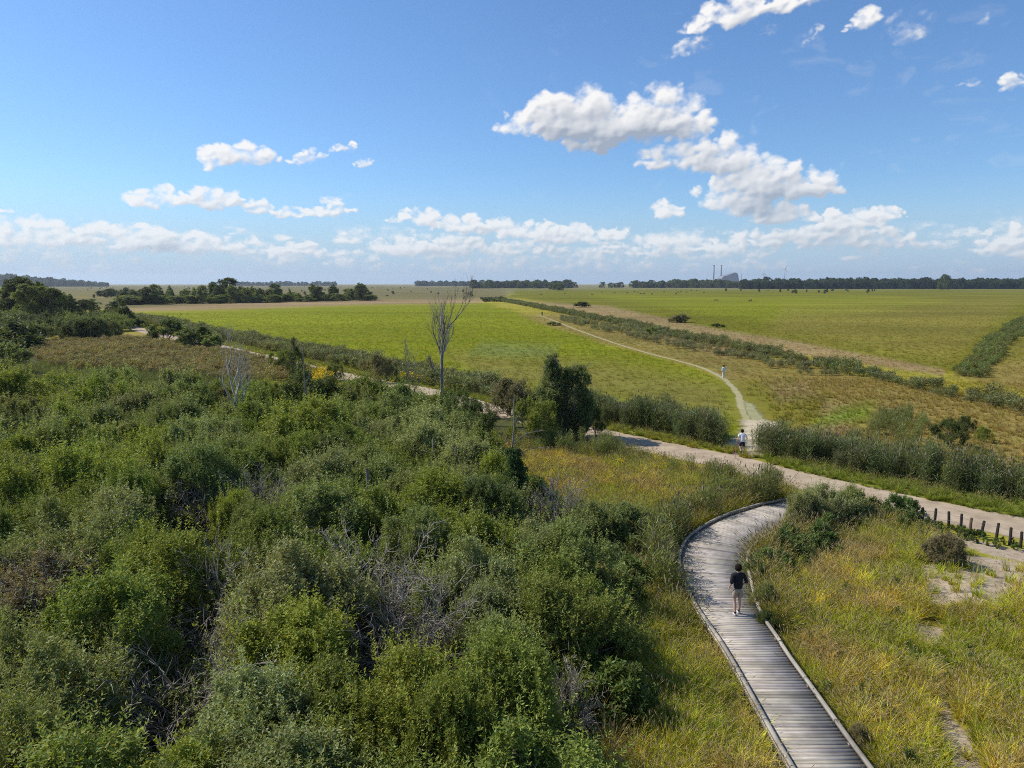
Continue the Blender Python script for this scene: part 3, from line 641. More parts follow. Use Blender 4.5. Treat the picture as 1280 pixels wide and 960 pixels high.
# tall dead trees by recursion
def grow(p, d, ln_, r, depth, rg, out, curve=.13, upb=.20, nseg=6, kids=(3, 5), ang=.55, shrink=.62):
    L = [p]; ds = []
    for s in range(nseg):
        d = unit(d+rg.normal(size=3)*curve+np.array([0, 0, upb])); p = p+d*ln_/nseg; L.append(p); ds.append(d)
    out[min(depth, 2)].append((np.array(L), np.linspace(r, r*.5 if depth < 3 else r*.3, nseg+1)))
    if depth >= 4: return
    for k in range(rg.integers(*kids)):
        s = rg.integers(1 if depth else 3, nseg); q = L[s+1]; side = unit(np.cross(ds[s], rg.normal(size=3)))
        grow(q, unit(ds[s]+side*ang*rg.uniform(.6, 1.3)), ln_*shrink*rg.uniform(.7, 1.15), max(.008, r*.42), depth+1, rg, out, curve, upb, nseg, kids, ang, shrink)
def dead_tree(px, py, label, limbs, trunk, seed, rmat, sc=1., ang=.55, kids=(4, 7)):
    rg = np.random.default_rng(seed); x, y, _ = at(px, py); e = empty('dead_tree', (x, y, zat(x, y)-.05))
    T = np.array(trunk, float); v, f = tube_np([catmull(T, 5)], [np.linspace(.21, .11, len(catmull(T, 5)))*sc], 9); mesh_np('trunk', v, f, [DEADT], smooth=True, parent=e)
    for (p, d, ln_, r, dep, m) in limbs:
        out = [[], [], []]; grow(np.array(p, float), unit(np.array(d, float)), ln_, r, dep, rg, out, ang=ang, kids=kids)
        al = out[0]+out[1]+out[2]; v, f = tube_np([a for a, b in al], [b for a, b in al], 4)
        mesh_np('branch', v, f, [DEADP if m else DEADT], smooth=True, parent=e)
    return tag(e, label, 'dead tree'), e
_, dt = dead_tree(553, 528, 'tall bare dead tree with fine branches against the green field',
  [((.1, 0, 6.0), (-.10, .1, 1), 3.11, .075, 1, 0), ((.1, 0, 6.2), (.16, -.1, 1), 2.89, .07, 1, 1), ((0, 0, 6.3), (.02, .2, 1), 3.33, .075, 1, 0),
   ((0, 0, 5.4), (-.50, .1, .9), 1.92, .055, 1, 0), ((0, 0, 5.6), (.40, .2, 1.), 1.70, .05, 1, 1), ((-.02, 0, 4.5), (-.35, -.1, 1), 1.48, .065, 2, 1), ((0, 0, 4.9), (.3, -.2, 1), 1.33, .05, 2, 1),
   ((0, 0, 5.9), (-.30, -.3, 1), 2.29, .055, 1, 0), ((0, 0, 4.1), (-.9, .2, .35), 1.48, .035, 1, 0), ((0, 0, 5.8), (.15, .4, 1), 2.07, .05, 1, 0)],
  [(0, 0, 0), (.04, 0, 2), (-.02, 0, 4), (.04, .03, 5.4), (.1, 0, 6.4)], 21, DEADT, .8, ang=.42)
dead_tree(298, 548, 'pale forked dead tree spreading bare limbs over the thicket',
  [((0, 0, 3.0), (-.35, 0, 1), 3.26, .08, 1, 1), ((0, 0, 3.1), (.35, .1, 1), 2.52, .075, 1, 1), ((0, 0, 2.6), (-.9, .1, .75), 2.52, .06, 2, 1), ((.05, 0, 2.4), (.9, -.2, .7), 2.07, .06, 2, 1),
   ((0, 0, 3.0), (0, .3, 1), 2.66, .07, 1, 1), ((0, 0, 2.0), (.6, -.3, 1), 1.63, .05, 2, 1), ((-.5, 0, 5.), (-.1, 0, 1), 2.22, .035, 2, 1)],
  [(0, 0, 0), (.05, 0, 1.2), (-.05, 0, 2.4), (0, 0, 3.1)], 33, DEADT, 1.3, ang=.75, kids=(3, 6))
_, st = dead_tree(515, 530, 'sparse young tree with few twigs left of the tall dead one',
  [((0, 0, 2.2), (-.15, 0, 1), 2.8, .03, 1, 0), ((0, 0, 2.0), (.3, .1, 1), 2.3, .03, 1, 0), ((0, 0, 2.4), (.6, 0, .8), 2.0, .025, 2, 0)], [(0, 0, 0), (.03, 0, 1.2), (0, 0, 2.5)], 35, DEADT, .35)
rg = np.random.default_rng(3); bp = np.stack([rg.normal(size=150)*.7, rg.normal(size=150)*.5, rg.uniform(2.6, 4.9, 150)], 1)
v, f, t = leaves(bp, unit(rg.normal(size=(150, 3))+[0, 0, .4]), np.full(150, .4), 6, .12, .05, rg); fo = mesh_np('foliage', v, f, [LEAF], {'tone': ('FLOAT_COLOR', t)}, parent=st); fo.color = (*SP['olive'], 1)
# trees at the far left
for k in range(30):
    px = random.uniform(-50, 88); py = random.uniform(391, 402); top = 352+random.uniform(0, 10)+(6 if px > 60 else 0)
    d = dist_at(py); h = CAMH-(top-354.5)/F*d
    tree(px, py, h, random.uniform(2.8, 4.2), random.choice(['dark', 'dark', 'grey', 'olive']), 'dark tree in the dense grove at the far left', name='tree', group='trees of the far left grove')
tree(26, 399, 13.2, 4.6, 'dark', 'tallest tree of the far left grove breaking the horizon', 'ftree0')
tree(92, 401, 8.0, 3.2, 'dark', 'dark pointed tree at the right end of the far left grove', 'ftree3')
tree(107, 393, 5.5, 3.0, 'dark', 'low dark tree a little right of the far left grove', 'ftree0')
tree(118, 392, 5.5, 2.6, 'grey', 'greyish low tree between the far left grove and path', 'ftree2')
tree(141, 392, 4.5, 2.6, 'dark', 'small dark tree behind the conical one at the bend', 'ftree2')
# low scrub in front of that grove
for k in range(68):
    px = random.uniform(-60, 152); lo = 404+(px > 110)*2; hi = 438-max(0, px-20)*.11; py = random.uniform(lo, max(lo+3, hi))
    if px > 30 and py > 428: continue
    shrub(px, py, random.uniform(2.6, 4.4), random.uniform(3.0, 4.6), random.choice(['dark', 'olive', 'dark', 'grey']), 'rounded dark willow shrub in the scrub below the far left grove', base=True, group='shrubs below the far left grove', proto='mid%d' % random.randrange(4))
for px, py, h, r, lab in [(20, 438, 4.2, 4.6, 'big rounded shrub at the left edge nearer than the scrub'), (-5, 470, 3.6, 4.0, 'grey shrub at the left edge beside the brown grass'), (0, 446, 3.6, 3.6, 'shrub at the left edge behind the grey one')]:
    shrub(px, py, h, r, 'dark' if py < 460 else 'grey', lab, base=True)
# tree belt behind the green field
for k in range(120):
    px = random.uniform(150, 466); py = 381.5-(px-150)*.017+random.uniform(-3.5, 0)
    tall = random.random() < (.5 if (240 < px < 330 or 410 < px < 466 or 335 < px < 350) else .2)
    d = dist_at(py)
    if tall:
        h = random.uniform(7.5, 11.5); tree(px, py, h, random.uniform(2.6, 4.4), random.choice(['dark', 'grey']), 'tree in the belt behind the green field', name='tree', group='trees of the belt behind the green field')
    else:
        tree(px, py, random.uniform(3.0, 5.5), random.uniform(3.6, 5.6), random.choice(['olive', 'olive', 'grey']), 'low bushy tree in the belt behind the green field', name='tree', group='trees of the belt behind the green field')
tree(285, 378, 14.6, 6.2, 'dark', 'tallest broad tree of the belt behind the green field', 'ftree0')
tree(270, 378, 12.0, 4.6, 'dark', 'second tallest tree of the belt, left beside the tallest', 'ftree2')
tree(449, 374, 12.0, 3.4, 'grey', 'tall slim tree near the right end of the belt', 'ftree1')
for k in range(9): tree(126+k*4.2, 371+random.uniform(-1, 1), random.uniform(5, 11 if k in (2, 8) else 7), 4, 'dark', 'tree of the small clump beyond the path bend', name='tree', group='trees of the small clump beyond the path bend')
# ------------------------------------------------------------------ distant trees
def far_tree(px, py, h, r, label, group, sp='dark'):
    return tree(px, py, h, r, sp, label, 'dtree%d' % random.randrange(3), 'tree', group, H0=20., R0=8.)
for k in range(42):
    px = 590+125*(k+random.random()*.8)/42
    far_tree(px, 360.3+random.uniform(-.4, .3), random.uniform(13, 20), random.uniform(7, 11), 'tree in the distant row left of the plain', 'trees of the distant row left of the plain')
for k, px in enumerate([718, 753, 764, 771, 776]): far_tree(px, 359.6, random.uniform(12, 16), 8, 'solitary tree between the two distant rows', 'solitary trees between the distant rows')
for k in range(50):
    px = 790+142*(k+random.random()*.8)/50
    far_tree(px, 359.8+random.uniform(-.3, .3), random.uniform(14, 23)*(1.0 if 840 < px else .9), random.uniform(8, 12), 'tree in the distant row before the power station', 'trees of the distant row before the power station')
for px, py in [(695, 362.5), (700, 363), (690, 362)]: far_tree(px, py, 11, 6, 'small tree in front of the distant row', 'small trees before the distant row')
far_tree(1180, 362.0, 27, 9, 'tallest tree standing in front of the long wood', None)
# ------------------------------------------------------------------ instancing for uncountable growth
def proto_collection(name, objs):
    c = bpy.data.collections.new(name)
    for o in objs: c.objects.link(o)
    return c
GN = {}
def gn_group(coll):
    if coll.name in GN: return GN[coll.name]
    ng = bpy.data.node_groups.new('scatter_'+coll.name, 'GeometryNodeTree')
    ng.interface.new_socket('Geometry', in_out='INPUT', socket_type='NodeSocketGeometry'); ng.interface.new_socket('Geometry', in_out='OUTPUT', socket_type='NodeSocketGeometry')
    gi = ng.nodes.new('NodeGroupInput'); go = ng.nodes.new('NodeGroupOutput')
    ip = ng.nodes.new('GeometryNodeInstanceOnPoints'); ci = ng.nodes.new('GeometryNodeCollectionInfo')
    ci.inputs['Collection'].default_value = coll; ci.inputs['Separate Children'].default_value = True; ci.inputs['Reset Children'].default_value = True
    def na(n, t):
        a = ng.nodes.new('GeometryNodeInputNamedAttribute'); a.data_type = t; a.inputs['Name'].default_value = n; return [o for o in a.outputs if o.enabled][0]
    L = ng.links
    L.new(gi.outputs[0], ip.inputs['Points']); L.new(ci.outputs[0], ip.inputs['Instance']); ip.inputs['Pick Instance'].default_value = True
    L.new(na('idx', 'INT'), ip.inputs['Instance Index']); L.new(na('rot', 'FLOAT_VECTOR'), ip.inputs['Rotation']); L.new(na('scl', 'FLOAT_VECTOR'), ip.inputs['Scale'])
    L.new(ip.outputs[0], go.inputs[0]); GN[coll.name] = ng; return ng
def scatter(name, label, cat, P, coll, scale, col, jc=.12, tilt=.12, weights=None, zs=None):
    n = len(P)
    if n == 0: return
    k = len(coll.objects); idx = rng.choice(k, n, p=weights) if weights is not None else rng.integers(0, k, n)
    rot = np.stack([rng.normal(size=n)*tilt, rng.normal(size=n)*tilt, rng.uniform(0, 6.28, n)], 1)
    s = np.asarray(scale)*rng.uniform(.75, 1.25, n); scl = np.stack([s, s, s*rng.uniform(.85, 1.15, n)], 1)
    if zs is not None: scl[:, 2] *= zs
    c = np.asarray(col)*np.ones((n, 3))*rng.uniform(1-jc, 1+jc, (n, 1))*(1+rng.normal(size=(n, 3))*.05)
    o = mesh_np(name, P, [], [], {'idx': ('INT', idx.astype(np.int32)), 'rot': ('FLOAT_VECTOR', rot), 'scl': ('FLOAT_VECTOR', scl), 'col': ('FLOAT_COLOR', np.c_[np.clip(c, 0, 1), np.ones(n)])})
    md = o.modifiers.new('scatter', 'NODES'); md.node_group = gn_group(coll)
    return tag(o, label, cat, kind='stuff')
def blades(n, h, spread, w, seed, bend=.35, head=False, r=.12, hj=.35, segs=3):
    """tuft of grass blades (optionally flowering stems with seed heads) -> object"""
    rg = np.random.default_rng(seed); V = []; Fq = []; T = []; fm = []; off = 0
    a = rg.uniform(0, 6.28, n); rr_ = np.sqrt(rg.uniform(0, 1, n))*r
    b = np.stack([rr_*np.cos(a), rr_*np.sin(a), np.full(n, -.03)], 1); hh = h*rg.uniform(1-hj, 1+hj, n)
    az_ = rg.uniform(0, 6.28, n); be = bend*rg.uniform(.2, 1.3, n); dirx = np.stack([np.cos(az_), np.sin(az_), 0*az_], 1); side = np.stack([-np.sin(az_), np.cos(az_), 0*az_], 1)
    t = np.linspace(0, 1, segs+1); wid = w*(1-t**1.5*.9)
    base_l = spread*rg.uniform(0, 1, n)
    P = b[:, None, :]+dirx[:, None, :]*((base_l[:, None]*t+be[:, None]*t**2*1.)*hh[:, None])[..., None]
    P[..., 2] += (t-.35*be[:, None]*t**3)*hh[:, None]
    Lf = P-side[:, None, :]*wid[None, :, None]/2; Rt = P+side[:, None, :]*wid[None, :, None]/2
    Vv = np.stack([Lf, Rt], 2).reshape(n, -1, 3); k = (segs+1)*2
    Vv = Vv.reshape(-1, 3); s = np.arange(segs)*2
    q4 = np.stack([s, s+1, s+3, s+2], 1)[None]+np.arange(n)[:, None, None]*k; Fq = q4.reshape(-1, 4)
    tn = rg.uniform(.55, 1.5, (n, 1, 1))*(.75+.45*np.repeat(t, 2))[None, :, None]*(1+rg.normal(size=(n, 1, 3))*np.array([.15, .05, .15]))
    dryb = rg.uniform(size=(n, 1, 1)) < .25; tn = np.where(dryb, tn*np.array([1.7, 1.3, 2.6]), tn)
    T = tn.reshape(-1, 3); fm = np.zeros(len(Fq), int); Fs = [Fq]
    if head:                                            # seed heads: slim crossed spindles at the tips
        m = max(1, int(n*head)); tips = P[:m, -1, :]; dd = unit(P[:m, -1, :]-P[:m, -2, :]); hl = .2*h*rg.uniform(.7, 1.4, m)[:, None]; hw = .010
        Vh = []; 
        for sd in (side[:m], unit(np.cross(dd, side[:m]))):
            Vh.append(np.stack([tips-dd*.02, tips+dd*hl*.5+sd*hw, tips+dd*hl, tips+dd*hl*.5-sd*hw], 1))
        Vh = np.concatenate(Vh).reshape(-1, 3); Fh = np.arange(len(Vh)).reshape(-1, 4)+len(Vv)
        Vv = np.vstack([Vv, Vh]); Fs.append(Fh); T = np.vstack([T, np.ones((len(Vh), 3))]); fm = np.r_[fm, np.ones(len(Fh), int)]
    return mesh_np('tuft', Vv, Fs, [GRASS, STRAW], {'tone': ('FLOAT_COLOR', np.c_[np.clip(T, 0, 2), np.ones(len(T))])}, link=False, fmat=fm)
def reed_clump(seed, n=26, h=2.1, leaf=.36, plume=.25, r=.5, lw=.035):
    rg = np.random.default_rng(seed); a = rg.uniform(0, 6.28, n); q_ = np.sqrt(rg.uniform(0, 1, n))*r
    b = np.stack([q_*np.cos(a), q_*np.sin(a), 0*a], 1); d = unit(np.stack([rg.normal(size=n)*.09, rg.normal(size=n)*.09, np.ones(n)], 1)); hh = h*rg.uniform(.75, 1.12, n)
    v, f, t = leaves(b+d*hh[:, None]*.15, d, hh*.85, 11, leaf, lw, rg, spread=1.0, droop=-.1)
    lines = [np.stack([b[i_], b[i_]+d[i_]*hh[i_]]) for i_ in range(n)]; v2, f2 = tube_np(lines, [np.array([.008, .005])]*n, 3)
    m = max(1, int(n*plume)); tips = (b+d*hh[:, None])[:m]; sd = unit(rg.normal(size=(m, 3))*[1, 1, .1]); Vh = np.stack([tips-[0, 0, .03], tips+sd*.035+[0, 0, .12], tips+[.03, 0, .28], tips-sd*.03+[0, 0, .1]], 1).reshape(-1, 3)
    F3 = np.arange(len(Vh)).reshape(-1, 4)+len(v)+len(v2)
    VV = np.vstack([v, v2, Vh]); T = np.vstack([t, np.tile([1.1, 1.0, .9, 1], (len(v2), 1)), np.ones((len(Vh), 4))])
    return mesh_np('reed', VV, [np.vstack([f, f2+len(v)]), F3], [LEAFI, PLUME], {'tone': ('FLOAT_COLOR', T)}, link=False, fmat=np.r_[np.zeros(len(f)+len(f2), int), np.ones(m, int)])
PLUME = simple('reed_plume', (.20, .15, .11), .9, .2, 3.)
def inst_leafy(seed, R0, H, nl, nshoot, per, ll, lw, slen, up=.6):
    rg = np.random.default_rng(seed); lc, lr = lobes_dome(R0, H, nl, rg, .1); v, f, t = crown(lc, lr, nshoot, per, ll, lw, rg, slen, up)
    return mesh_np('weed', v, f, [LEAFI], {'tone': ('FLOAT_COLOR', t)}, link=False)
def flower_clump(seed, mat, h=.9):
    o = blades(26, h*.8, .15, .02, seed, .2, r=.25); rg = np.random.default_rng(seed); n = 60; a = rg.uniform(0, 6.28, n); q_ = np.sqrt(rg.uniform(0, 1, n))*.32
    c = np.stack([q_*np.cos(a), q_*np.sin(a), h*rg.uniform(.75, 1.15, n)], 1); D = unit(rg.normal(size=(n, 3))); E = unit(np.cross(D, rg.normal(size=(n, 3)))); s = .035
    v = np.stack([c-D*s, c+E*s, c+D*s, c-E*s], 1).reshape(-1, 3)
    return mesh_np('flower', v, np.arange(len(v)).reshape(-1, 4), [mat], {'tone': ('FLOAT_COLOR', np.ones((len(v), 4)))}, link=False)
CG = proto_collection('meadow_tufts', [blades(60, .34, .7, .020, 1, .6), blades(54, .42, .6, .018, 2, .6, head=.15), blades(40, .55, .4, .014, 3, .4, head=.35), blades(60, .26, .8, .022, 4, .7), blades(44, .46, .7, .018, 5, .9), blades(26, .66, .35, .011, 6, .35, head=.6)])
CT = proto_collection('turf_tufts', [blades(26, .13, .6, .02, 11, r=.2), blades(22, .18, .6, .02, 12, r=.22), blades(18, .3, .5, .02, 13, head=.2, r=.2)])
CR = proto_collection('reed_clumps', [reed_clump(s) for s in (21, 22, 23, 24)])
CR_ = proto_collection('loose_reeds', [reed_clump(s, 6, 2.0, .34, .5, .22) for s in (27, 28, 29)])
CRF = proto_collection('reed_clumps_far', [reed_clump(s, 20, 2.0, .6, .3, 1.1, .13) for s in (25, 26, 27)])
CW = proto_collection('weed_clumps', [inst_leafy(31, .4, .7, 10, 160, 9, .09, .04, .3), inst_leafy(32, .5, .5, 10, 160, 9, .11, .05, .25), inst_leafy(33, .3, 1.0, 10, 150, 9, .1, .035, .35, 1.)])
CF = proto_collection('wood_trees', [])
for k in range(3):
    fd, sd, _, _ = PROTO['dtree%d' % k]; md_ = fd.copy(); md_.materials.clear(); md_.materials.append(LEAFI); CF.objects.link(bpy.data.objects.new('wood_tree', md_))
def sample_poly(poly, dens, zmin=0., maxn=200000, clump=0., gs=2., pixel=True):
    """random ground points inside a photo polygon, density per m2 (number or function of distance)"""
    WP = np.array([at(x, max(y, 357.5))[:2] for x, y in poly]) if pixel else np.array(poly)
    x0, y0 = WP.min(0); x1, y1 = WP.max(0); A = (x1-x0)*(y1-y0); dm = dens if not callable(dens) else dens(0)
    n = int(min(A*dm, 3e6)); x = rng.uniform(x0, x1, n); y = rng.uniform(y0, y1, n)
    k = polydist(x, y, [tuple(q_) for q_ in WP]) > (fbm(x/gs, y/gs, 77)-.5)*1.5
    if callable(dens): k &= rng.uniform(size=n) < dens(np.hypot(x, y))/dm
    if clump: k &= fbm(x/2.2, y/2.2, 123) > clump
    x = x[k]; y = y[k]
    px, py = topix(x, y); k = (px > -60) & (px < 1340) & (py < 1120); x = x[k]; y = y[k]
    k = (bwd(x, y) > .16) & (linedist(x, y, path_c[::3]) > PW/2-.05); x = x[k]; y = y[k]
    return np.stack([x, y, gh(x, y)], 1)[:maxn]
def sandfree(P, thr=.35, keep=.12):
    s = ground_attr(P[:, 0], P[:, 1])[1]*(.55+.9*fbm(P[:, 0]*1.3, P[:, 1]*1.3, 700)); return P[(s < thr) | (rng.uniform(size=len(P)) < keep)]
ML = [(570, 560), (700, 562), (770, 566), (880, 589), (985, 618), (975, 628), (860, 665), (845, 700), (905, 810), (1000, 970), (1100, 1200), (690, 1200), (710, 900), (760, 800), (800, 730), (720, 670), (600, 620)]
MR = [(1003, 622), (1110, 648), (1180, 684), (1300, 720), (1500, 770), (1700, 1200), (1180, 1200), (1090, 970), (960, 780), (940, 740), (925, 690), (950, 650)]
for nm, poly, lab in (('grass', ML, 'tall olive and straw meadow grass between thicket and boardwalk'), ('grass', MR, 'tall olive and straw grass filling the corner right of the boardwalk')):
    P = sandfree(sample_poly(poly, 30.), .22, .05); c = ground_col(P[:, 0], P[:, 1]); n_ = fbm(P[:, 0]/1.1, P[:, 1]/1.1, 200); n2 = fbm(P[:, 0]/2.4, P[:, 1]/2.4, 210)
    c = c*(.65+1.4*n_)[:, None]; w = sstep((n2-.45)/.15)[:, None]; c = c*(1-w*.6)+w*.6*np.array([.24, .32, .02]); w2 = sstep((.44-n2)/.08)[:, None]; c = c*(1-.6*w2)+.5*w2*np.array([.47, .37, .15])
    scatter(nm, lab, 'grass', P, CG, 1.05, c, .3, zs=.5+.85*n_)
P = sample_poly([(330, 480), (600, 530), (700, 600), (800, 720), (720, 900), (700, 1100), (-60, 1100), (-60, 460), (150, 450)], lambda d: np.where(np.asarray(d) < 30, 5., 2.2)+0*np.asarray(d)); c = ground_col(P[:, 0], P[:, 1])
scatter('grass', 'rank green undergrowth between the thicket shrubs', 'undergrowth', P, CG, 1.5, c*1.4+np.array([.02, .035, 0]), .3)
P = sample_poly([(-60, 505), (190, 508), (400, 528), (600, 548), (700, 680), (760, 760), (660, 1100), (-60, 1100)], lambda d: np.where(np.asarray(d) < 45, 3.2, 1.2)+0*np.asarray(d)); qx, qy = topix(P[:, 0], P[:, 1]); P = P[~((qx > 150) & (qx < 310) & (qy > 690) & (qy < 780))]
scatter('undergrowth', 'leafy suckers and brambles filling the gaps of the thicket', 'undergrowth', P, CW, 1.35, (.20, .21, .055), .35)
P = sample_poly([(600, 600), (760, 660), (850, 690), (800, 800), (720, 1100), (560, 1100), (620, 800)], 1.6, clump=.45)
scatter('undergrowth', 'leafy weeds mixed with reed at the edge of the thicket', 'undergrowth', P, CW, 1.4, (.11, .15, .035), .3)
P = sandfree(sample_poly(MR, 1.3, clump=.5), .2, .0); scatter('undergrowth', 'low dark green weeds sprinkled through the right-hand meadow', 'undergrowth', P, CW, .5, (.12, .17, .04), .35)
# weeds along boardwalk and right corner
def side_grass(label, sgn, off, ks, n_, sc, spread, mul):
    pts = []
    for k in ks:
        for _ in range(n_): pts.append((bw_right if sgn > 0 else bw_left)[k]+bn[k]*(off+sgn*abs(random.gauss(0, spread)))+rng.normal(size=2)*.08)
    q_ = np.array(pts); q_ = q_[(bwd(q_[:, 0], q_[:, 1]) > .12) & (linedist(q_[:, 0], q_[:, 1], path_c[::3]) > PW/2+.1)]
    P = np.c_[q_, gh(q_[:, 0], q_[:, 1])]; scatter('grass', label, 'grass', P, CG, sc, ground_col(P[:, 0], P[:, 1])*np.array(mul), .3)
NB = len(bw_left); kb = [k for k in range(NB) if topix(*bw_left[k])[1] > 790]; kc = [k for k in range(NB) if topix(*bw_left[k])[1] <= 790]
side_grass('short grass along the near left rail of the boardwalk', -1, -.25, kb, 4, .62, .3, (.9, 1.05, .8))
side_grass('tall grass crowding the outer curve of the boardwalk', -1, -.4, kc, 4, 1.3, .35, (.85, .95, .8))
P = np.array([(*(bw_left[k]-bn[k]*random.uniform(.3, 1.1)+rng.normal(size=2)*.1), 0.) for k in kc for _ in range(2) if fbm(np.array([k*.06]), np.array([.5]), 71, 2)[0] > .46]); P[:, 2] = gh(P[:, 0], P[:, 1]); P = P[linedist(P[:, 0], P[:, 1], path_c[::3]) > 2.4]
scatter('reeds', 'tall loose reeds standing at the outer rail of the boardwalk bend', 'reeds', P, CR_, .8, (.19, .21, .06), .25)
side_grass('rough grass against the near right rail of the boardwalk', 1, .2, kb, 4, .75, .3, (.9, 1.05, .8))
side_grass('tall grass leaning over the inner curve of the boardwalk', 1, .12, kc, 7, 1.35, .5, (.9, 1., .8))
P = sample_poly([(960, 640), (1130, 640), (1140, 680), (1020, 700), (935, 740), (930, 690)], 5., clump=.4)
scatter('undergrowth', 'green weeds in the grass beside the boardwalk bend', 'undergrowth', P, CW, 1.0, (.12, .17, .045), .3)
P = sample_poly([(840, 690), (850, 665), (880, 648), (985, 612), (960, 606), (860, 625), (800, 660), (820, 720)], 5., clump=.42)
scatter('reeds', 'green reeds growing along the outer curve of the boardwalk', 'reeds', P, CR, .5, (.20, .22, .05), .25)
P = sample_poly([(1120, 645), (1200, 664), (1300, 688), (1500, 735), (1500, 745), (1300, 697), (1200, 674), (1120, 655)], 6.)
scatter('undergrowth', 'low weeds around the feet of the fence posts', 'undergrowth', P, CW, .42, (.11, .15, .035), .3)
# reed belts
def belt(label, poly, dens, coll, sc, col, jc=.2, name='reeds', cat='reeds', clump=0., z=1.):
    P = sample_poly(poly, dens, clump=clump); n_ = fbm(P[:, 0]/5, P[:, 1]/5, 301)
    scatter(name, label, cat, P, coll, sc, np.array(col)*(.8+.4*n_)[:, None], jc, zs=z*(.45+1.1*n_), tilt=.06)
RC = (.15, .18, .07)
belt('reed belt along the far side of the path left of the junction', [(640, 513), (740, 518), (800, 524), (880, 541), (918, 556), (921, 562), (885, 557), (820, 542), (760, 530), (700, 523), (640, 517)], 6., CR, .82, RC)
belt('long reed belt along the far side of the path right of the junction', [(946, 561), (990, 564), (1080, 582), (1180, 602), (1290, 619), (1500, 656), (1500, 670), (1290, 632), (1180, 613), (1080, 594), (990, 576), (948, 567)], 5., CR, .80, RC)
belt('reeds spreading back from the long belt toward the bright patch', [(1050, 575), (1075, 545), (1110, 520), (1150, 515), (1160, 545), (1130, 585), (1090, 585)], 2., CR, .5, (.19, .21, .06), clump=.45)
belt('reeds between the path and the green field on the left', [(150, 396), (200, 400), (330, 429), (400, 440), (470, 455), (600, 482), (640, 500), (640, 510), (600, 497), (470, 468), (400, 452), (330, 437), (200, 408)], 1.6, CRF, .65, (.19, .195, .08), z=.95)
belt('brown reed grass behind the thicket at the left', [(30, 432), (150, 424), (290, 441), (400, 470), (330, 480), (200, 470), (60, 460)], 1.4, CRF, .45, (.27, .22, .09))
belt('reeds of the ditch running diagonally across the marsh', [(612, 373.5), (640, 376), (700, 387.5), (800, 407), (900, 429), (1000, 448), (1100, 469), (1200, 490), (1290, 509), (1500, 552), (1500, 565), (1290, 522), (1200, 502), (1100, 478), (1000, 455), (900, 436), (800, 413), (700, 392), (640, 379.5), (608, 374.5)], .7, CRF, .52, (.17, .18, .07), clump=.28)
belt('grey reeds beside the trail below the diagonal ditch', [(700, 396), (800, 412), (900, 438), (960, 450), (930, 452), (850, 437), (760, 418), (700, 402)], .35, CRF, .5, (.21, .21, .10), clump=.46)
belt('sparse scrubby reeds right of the trail walker', [(940, 448), (1010, 455), (1060, 470), (1000, 468), (950, 458)], .8, CRF, .42, (.2, .2, .09), clump=.45)
belt('straight reed hedge running away at the right edge', [(1196, 470), (1232, 472), (1262, 430), (1310, 392), (1360, 380), (1320, 386), (1268, 402), (1228, 430), (1204, 455)], .9, CRF, .44, (.17, .19, .055), clump=.28)
belt('reed tuft and sedges at the thicket side of the path', [(640, 548), (700, 556), (760, 563), (860, 586), (975, 614), (960, 622), (860, 600), (760, 578), (690, 572), (620, 560)], 2.4, CR, .5, (.20, .225, .065), clump=.35)
# verges, turf
P = sample_poly([(150, 398), (330, 434), (600, 492), (757, 530), (930, 562), (935, 574), (757, 541), (600, 505), (440, 472), (300, 440), (150, 408)], lambda d: np.clip(1500./(np.asarray(d)+1.)**1.25, 2, 12)); scatter('grass', 'bright green verge grass on the far side of the path, left part', 'grass', P, CG, .8, ground_col(P[:, 0], P[:, 1]), .2)
P = sample_poly([(940, 570), (1000, 572), (1130, 600), (1290, 632), (1500, 675), (1500, 700), (1280, 650), (1130, 620), (1000, 592)], 12.); scatter('grass', 'bright green verge grass on the far side of the path, right part', 'grass', P, CG, .8, ground_col(P[:, 0], P[:, 1])*np.array([.85, 1, .8]), .2)
P = sample_poly([(600, 385), (1290, 380), (1290, 655), (940, 572), (760, 538), (480, 470), (250, 425), (200, 392)], lambda d: np.clip(9.*(60./(np.asarray(d)+20.))**2, .1, 1.6)); P = P[(linedist(P[:, 0], P[:, 1], trail_w) > .9) & (linedist(P[:, 0], P[:, 1], jn) > 1.6)]; P = sandfree(P, .2, .05)
scatter('grass', 'low pasture grass over the fields beyond the path', 'grass', P, CT, 1.1, ground_col(P[:, 0], P[:, 1])*1.15, .2)
P = sample_poly([(930, 530), (925, 470), (1290, 480), (1290, 640), (940, 572)], 3.); qx = topix(P[:, 0], P[:, 1])[0]; P = P[rng.uniform(size=len(P)) < sstep((qx-925)/110)]; P = P[linedist(P[:, 0], P[:, 1], jn) > 2.]; scatter('grass', 'dry ochre grass around the ditch right of the trail', 'grass', P, CG, .75, ground_col(P[:, 0], P[:, 1])*1.05, .2)
fl1 = flower_clump(41, FLOWER); fl2 = flower_clump(42, FLOWER); st1 = blades(30, .75, .2, .02, 43, .2, r=.25)
CY = proto_collection('flower_clumps', [fl1, fl2, st1])
P = sample_poly([(378, 472), (400, 468), (418, 470), (414, 482), (384, 486)], 8.)
scatter('flowers', 'patch of orange-yellow flowers beside the thin snag', 'flowers', P, CY, 1.1, (.22, .24, .03), .2)
P = sample_poly([(490, 478), (520, 478), (522, 492), (495, 492)], 3.); scatter('flowers', 'yellow flowers behind the thicket near the young tree', 'flowers', P, CY, 1.0, (.22, .24, .03), .2)
P = sample_poly([(600, 570), (760, 580), (900, 620), (830, 680), (700, 640), (600, 600)], .8, clump=.5); scatter('flowers', 'scattered yellow flowers in the meadow before the path', 'flowers', P, CY, .6, (.22, .24, .03), .2, weights=[.3, .3, .4])
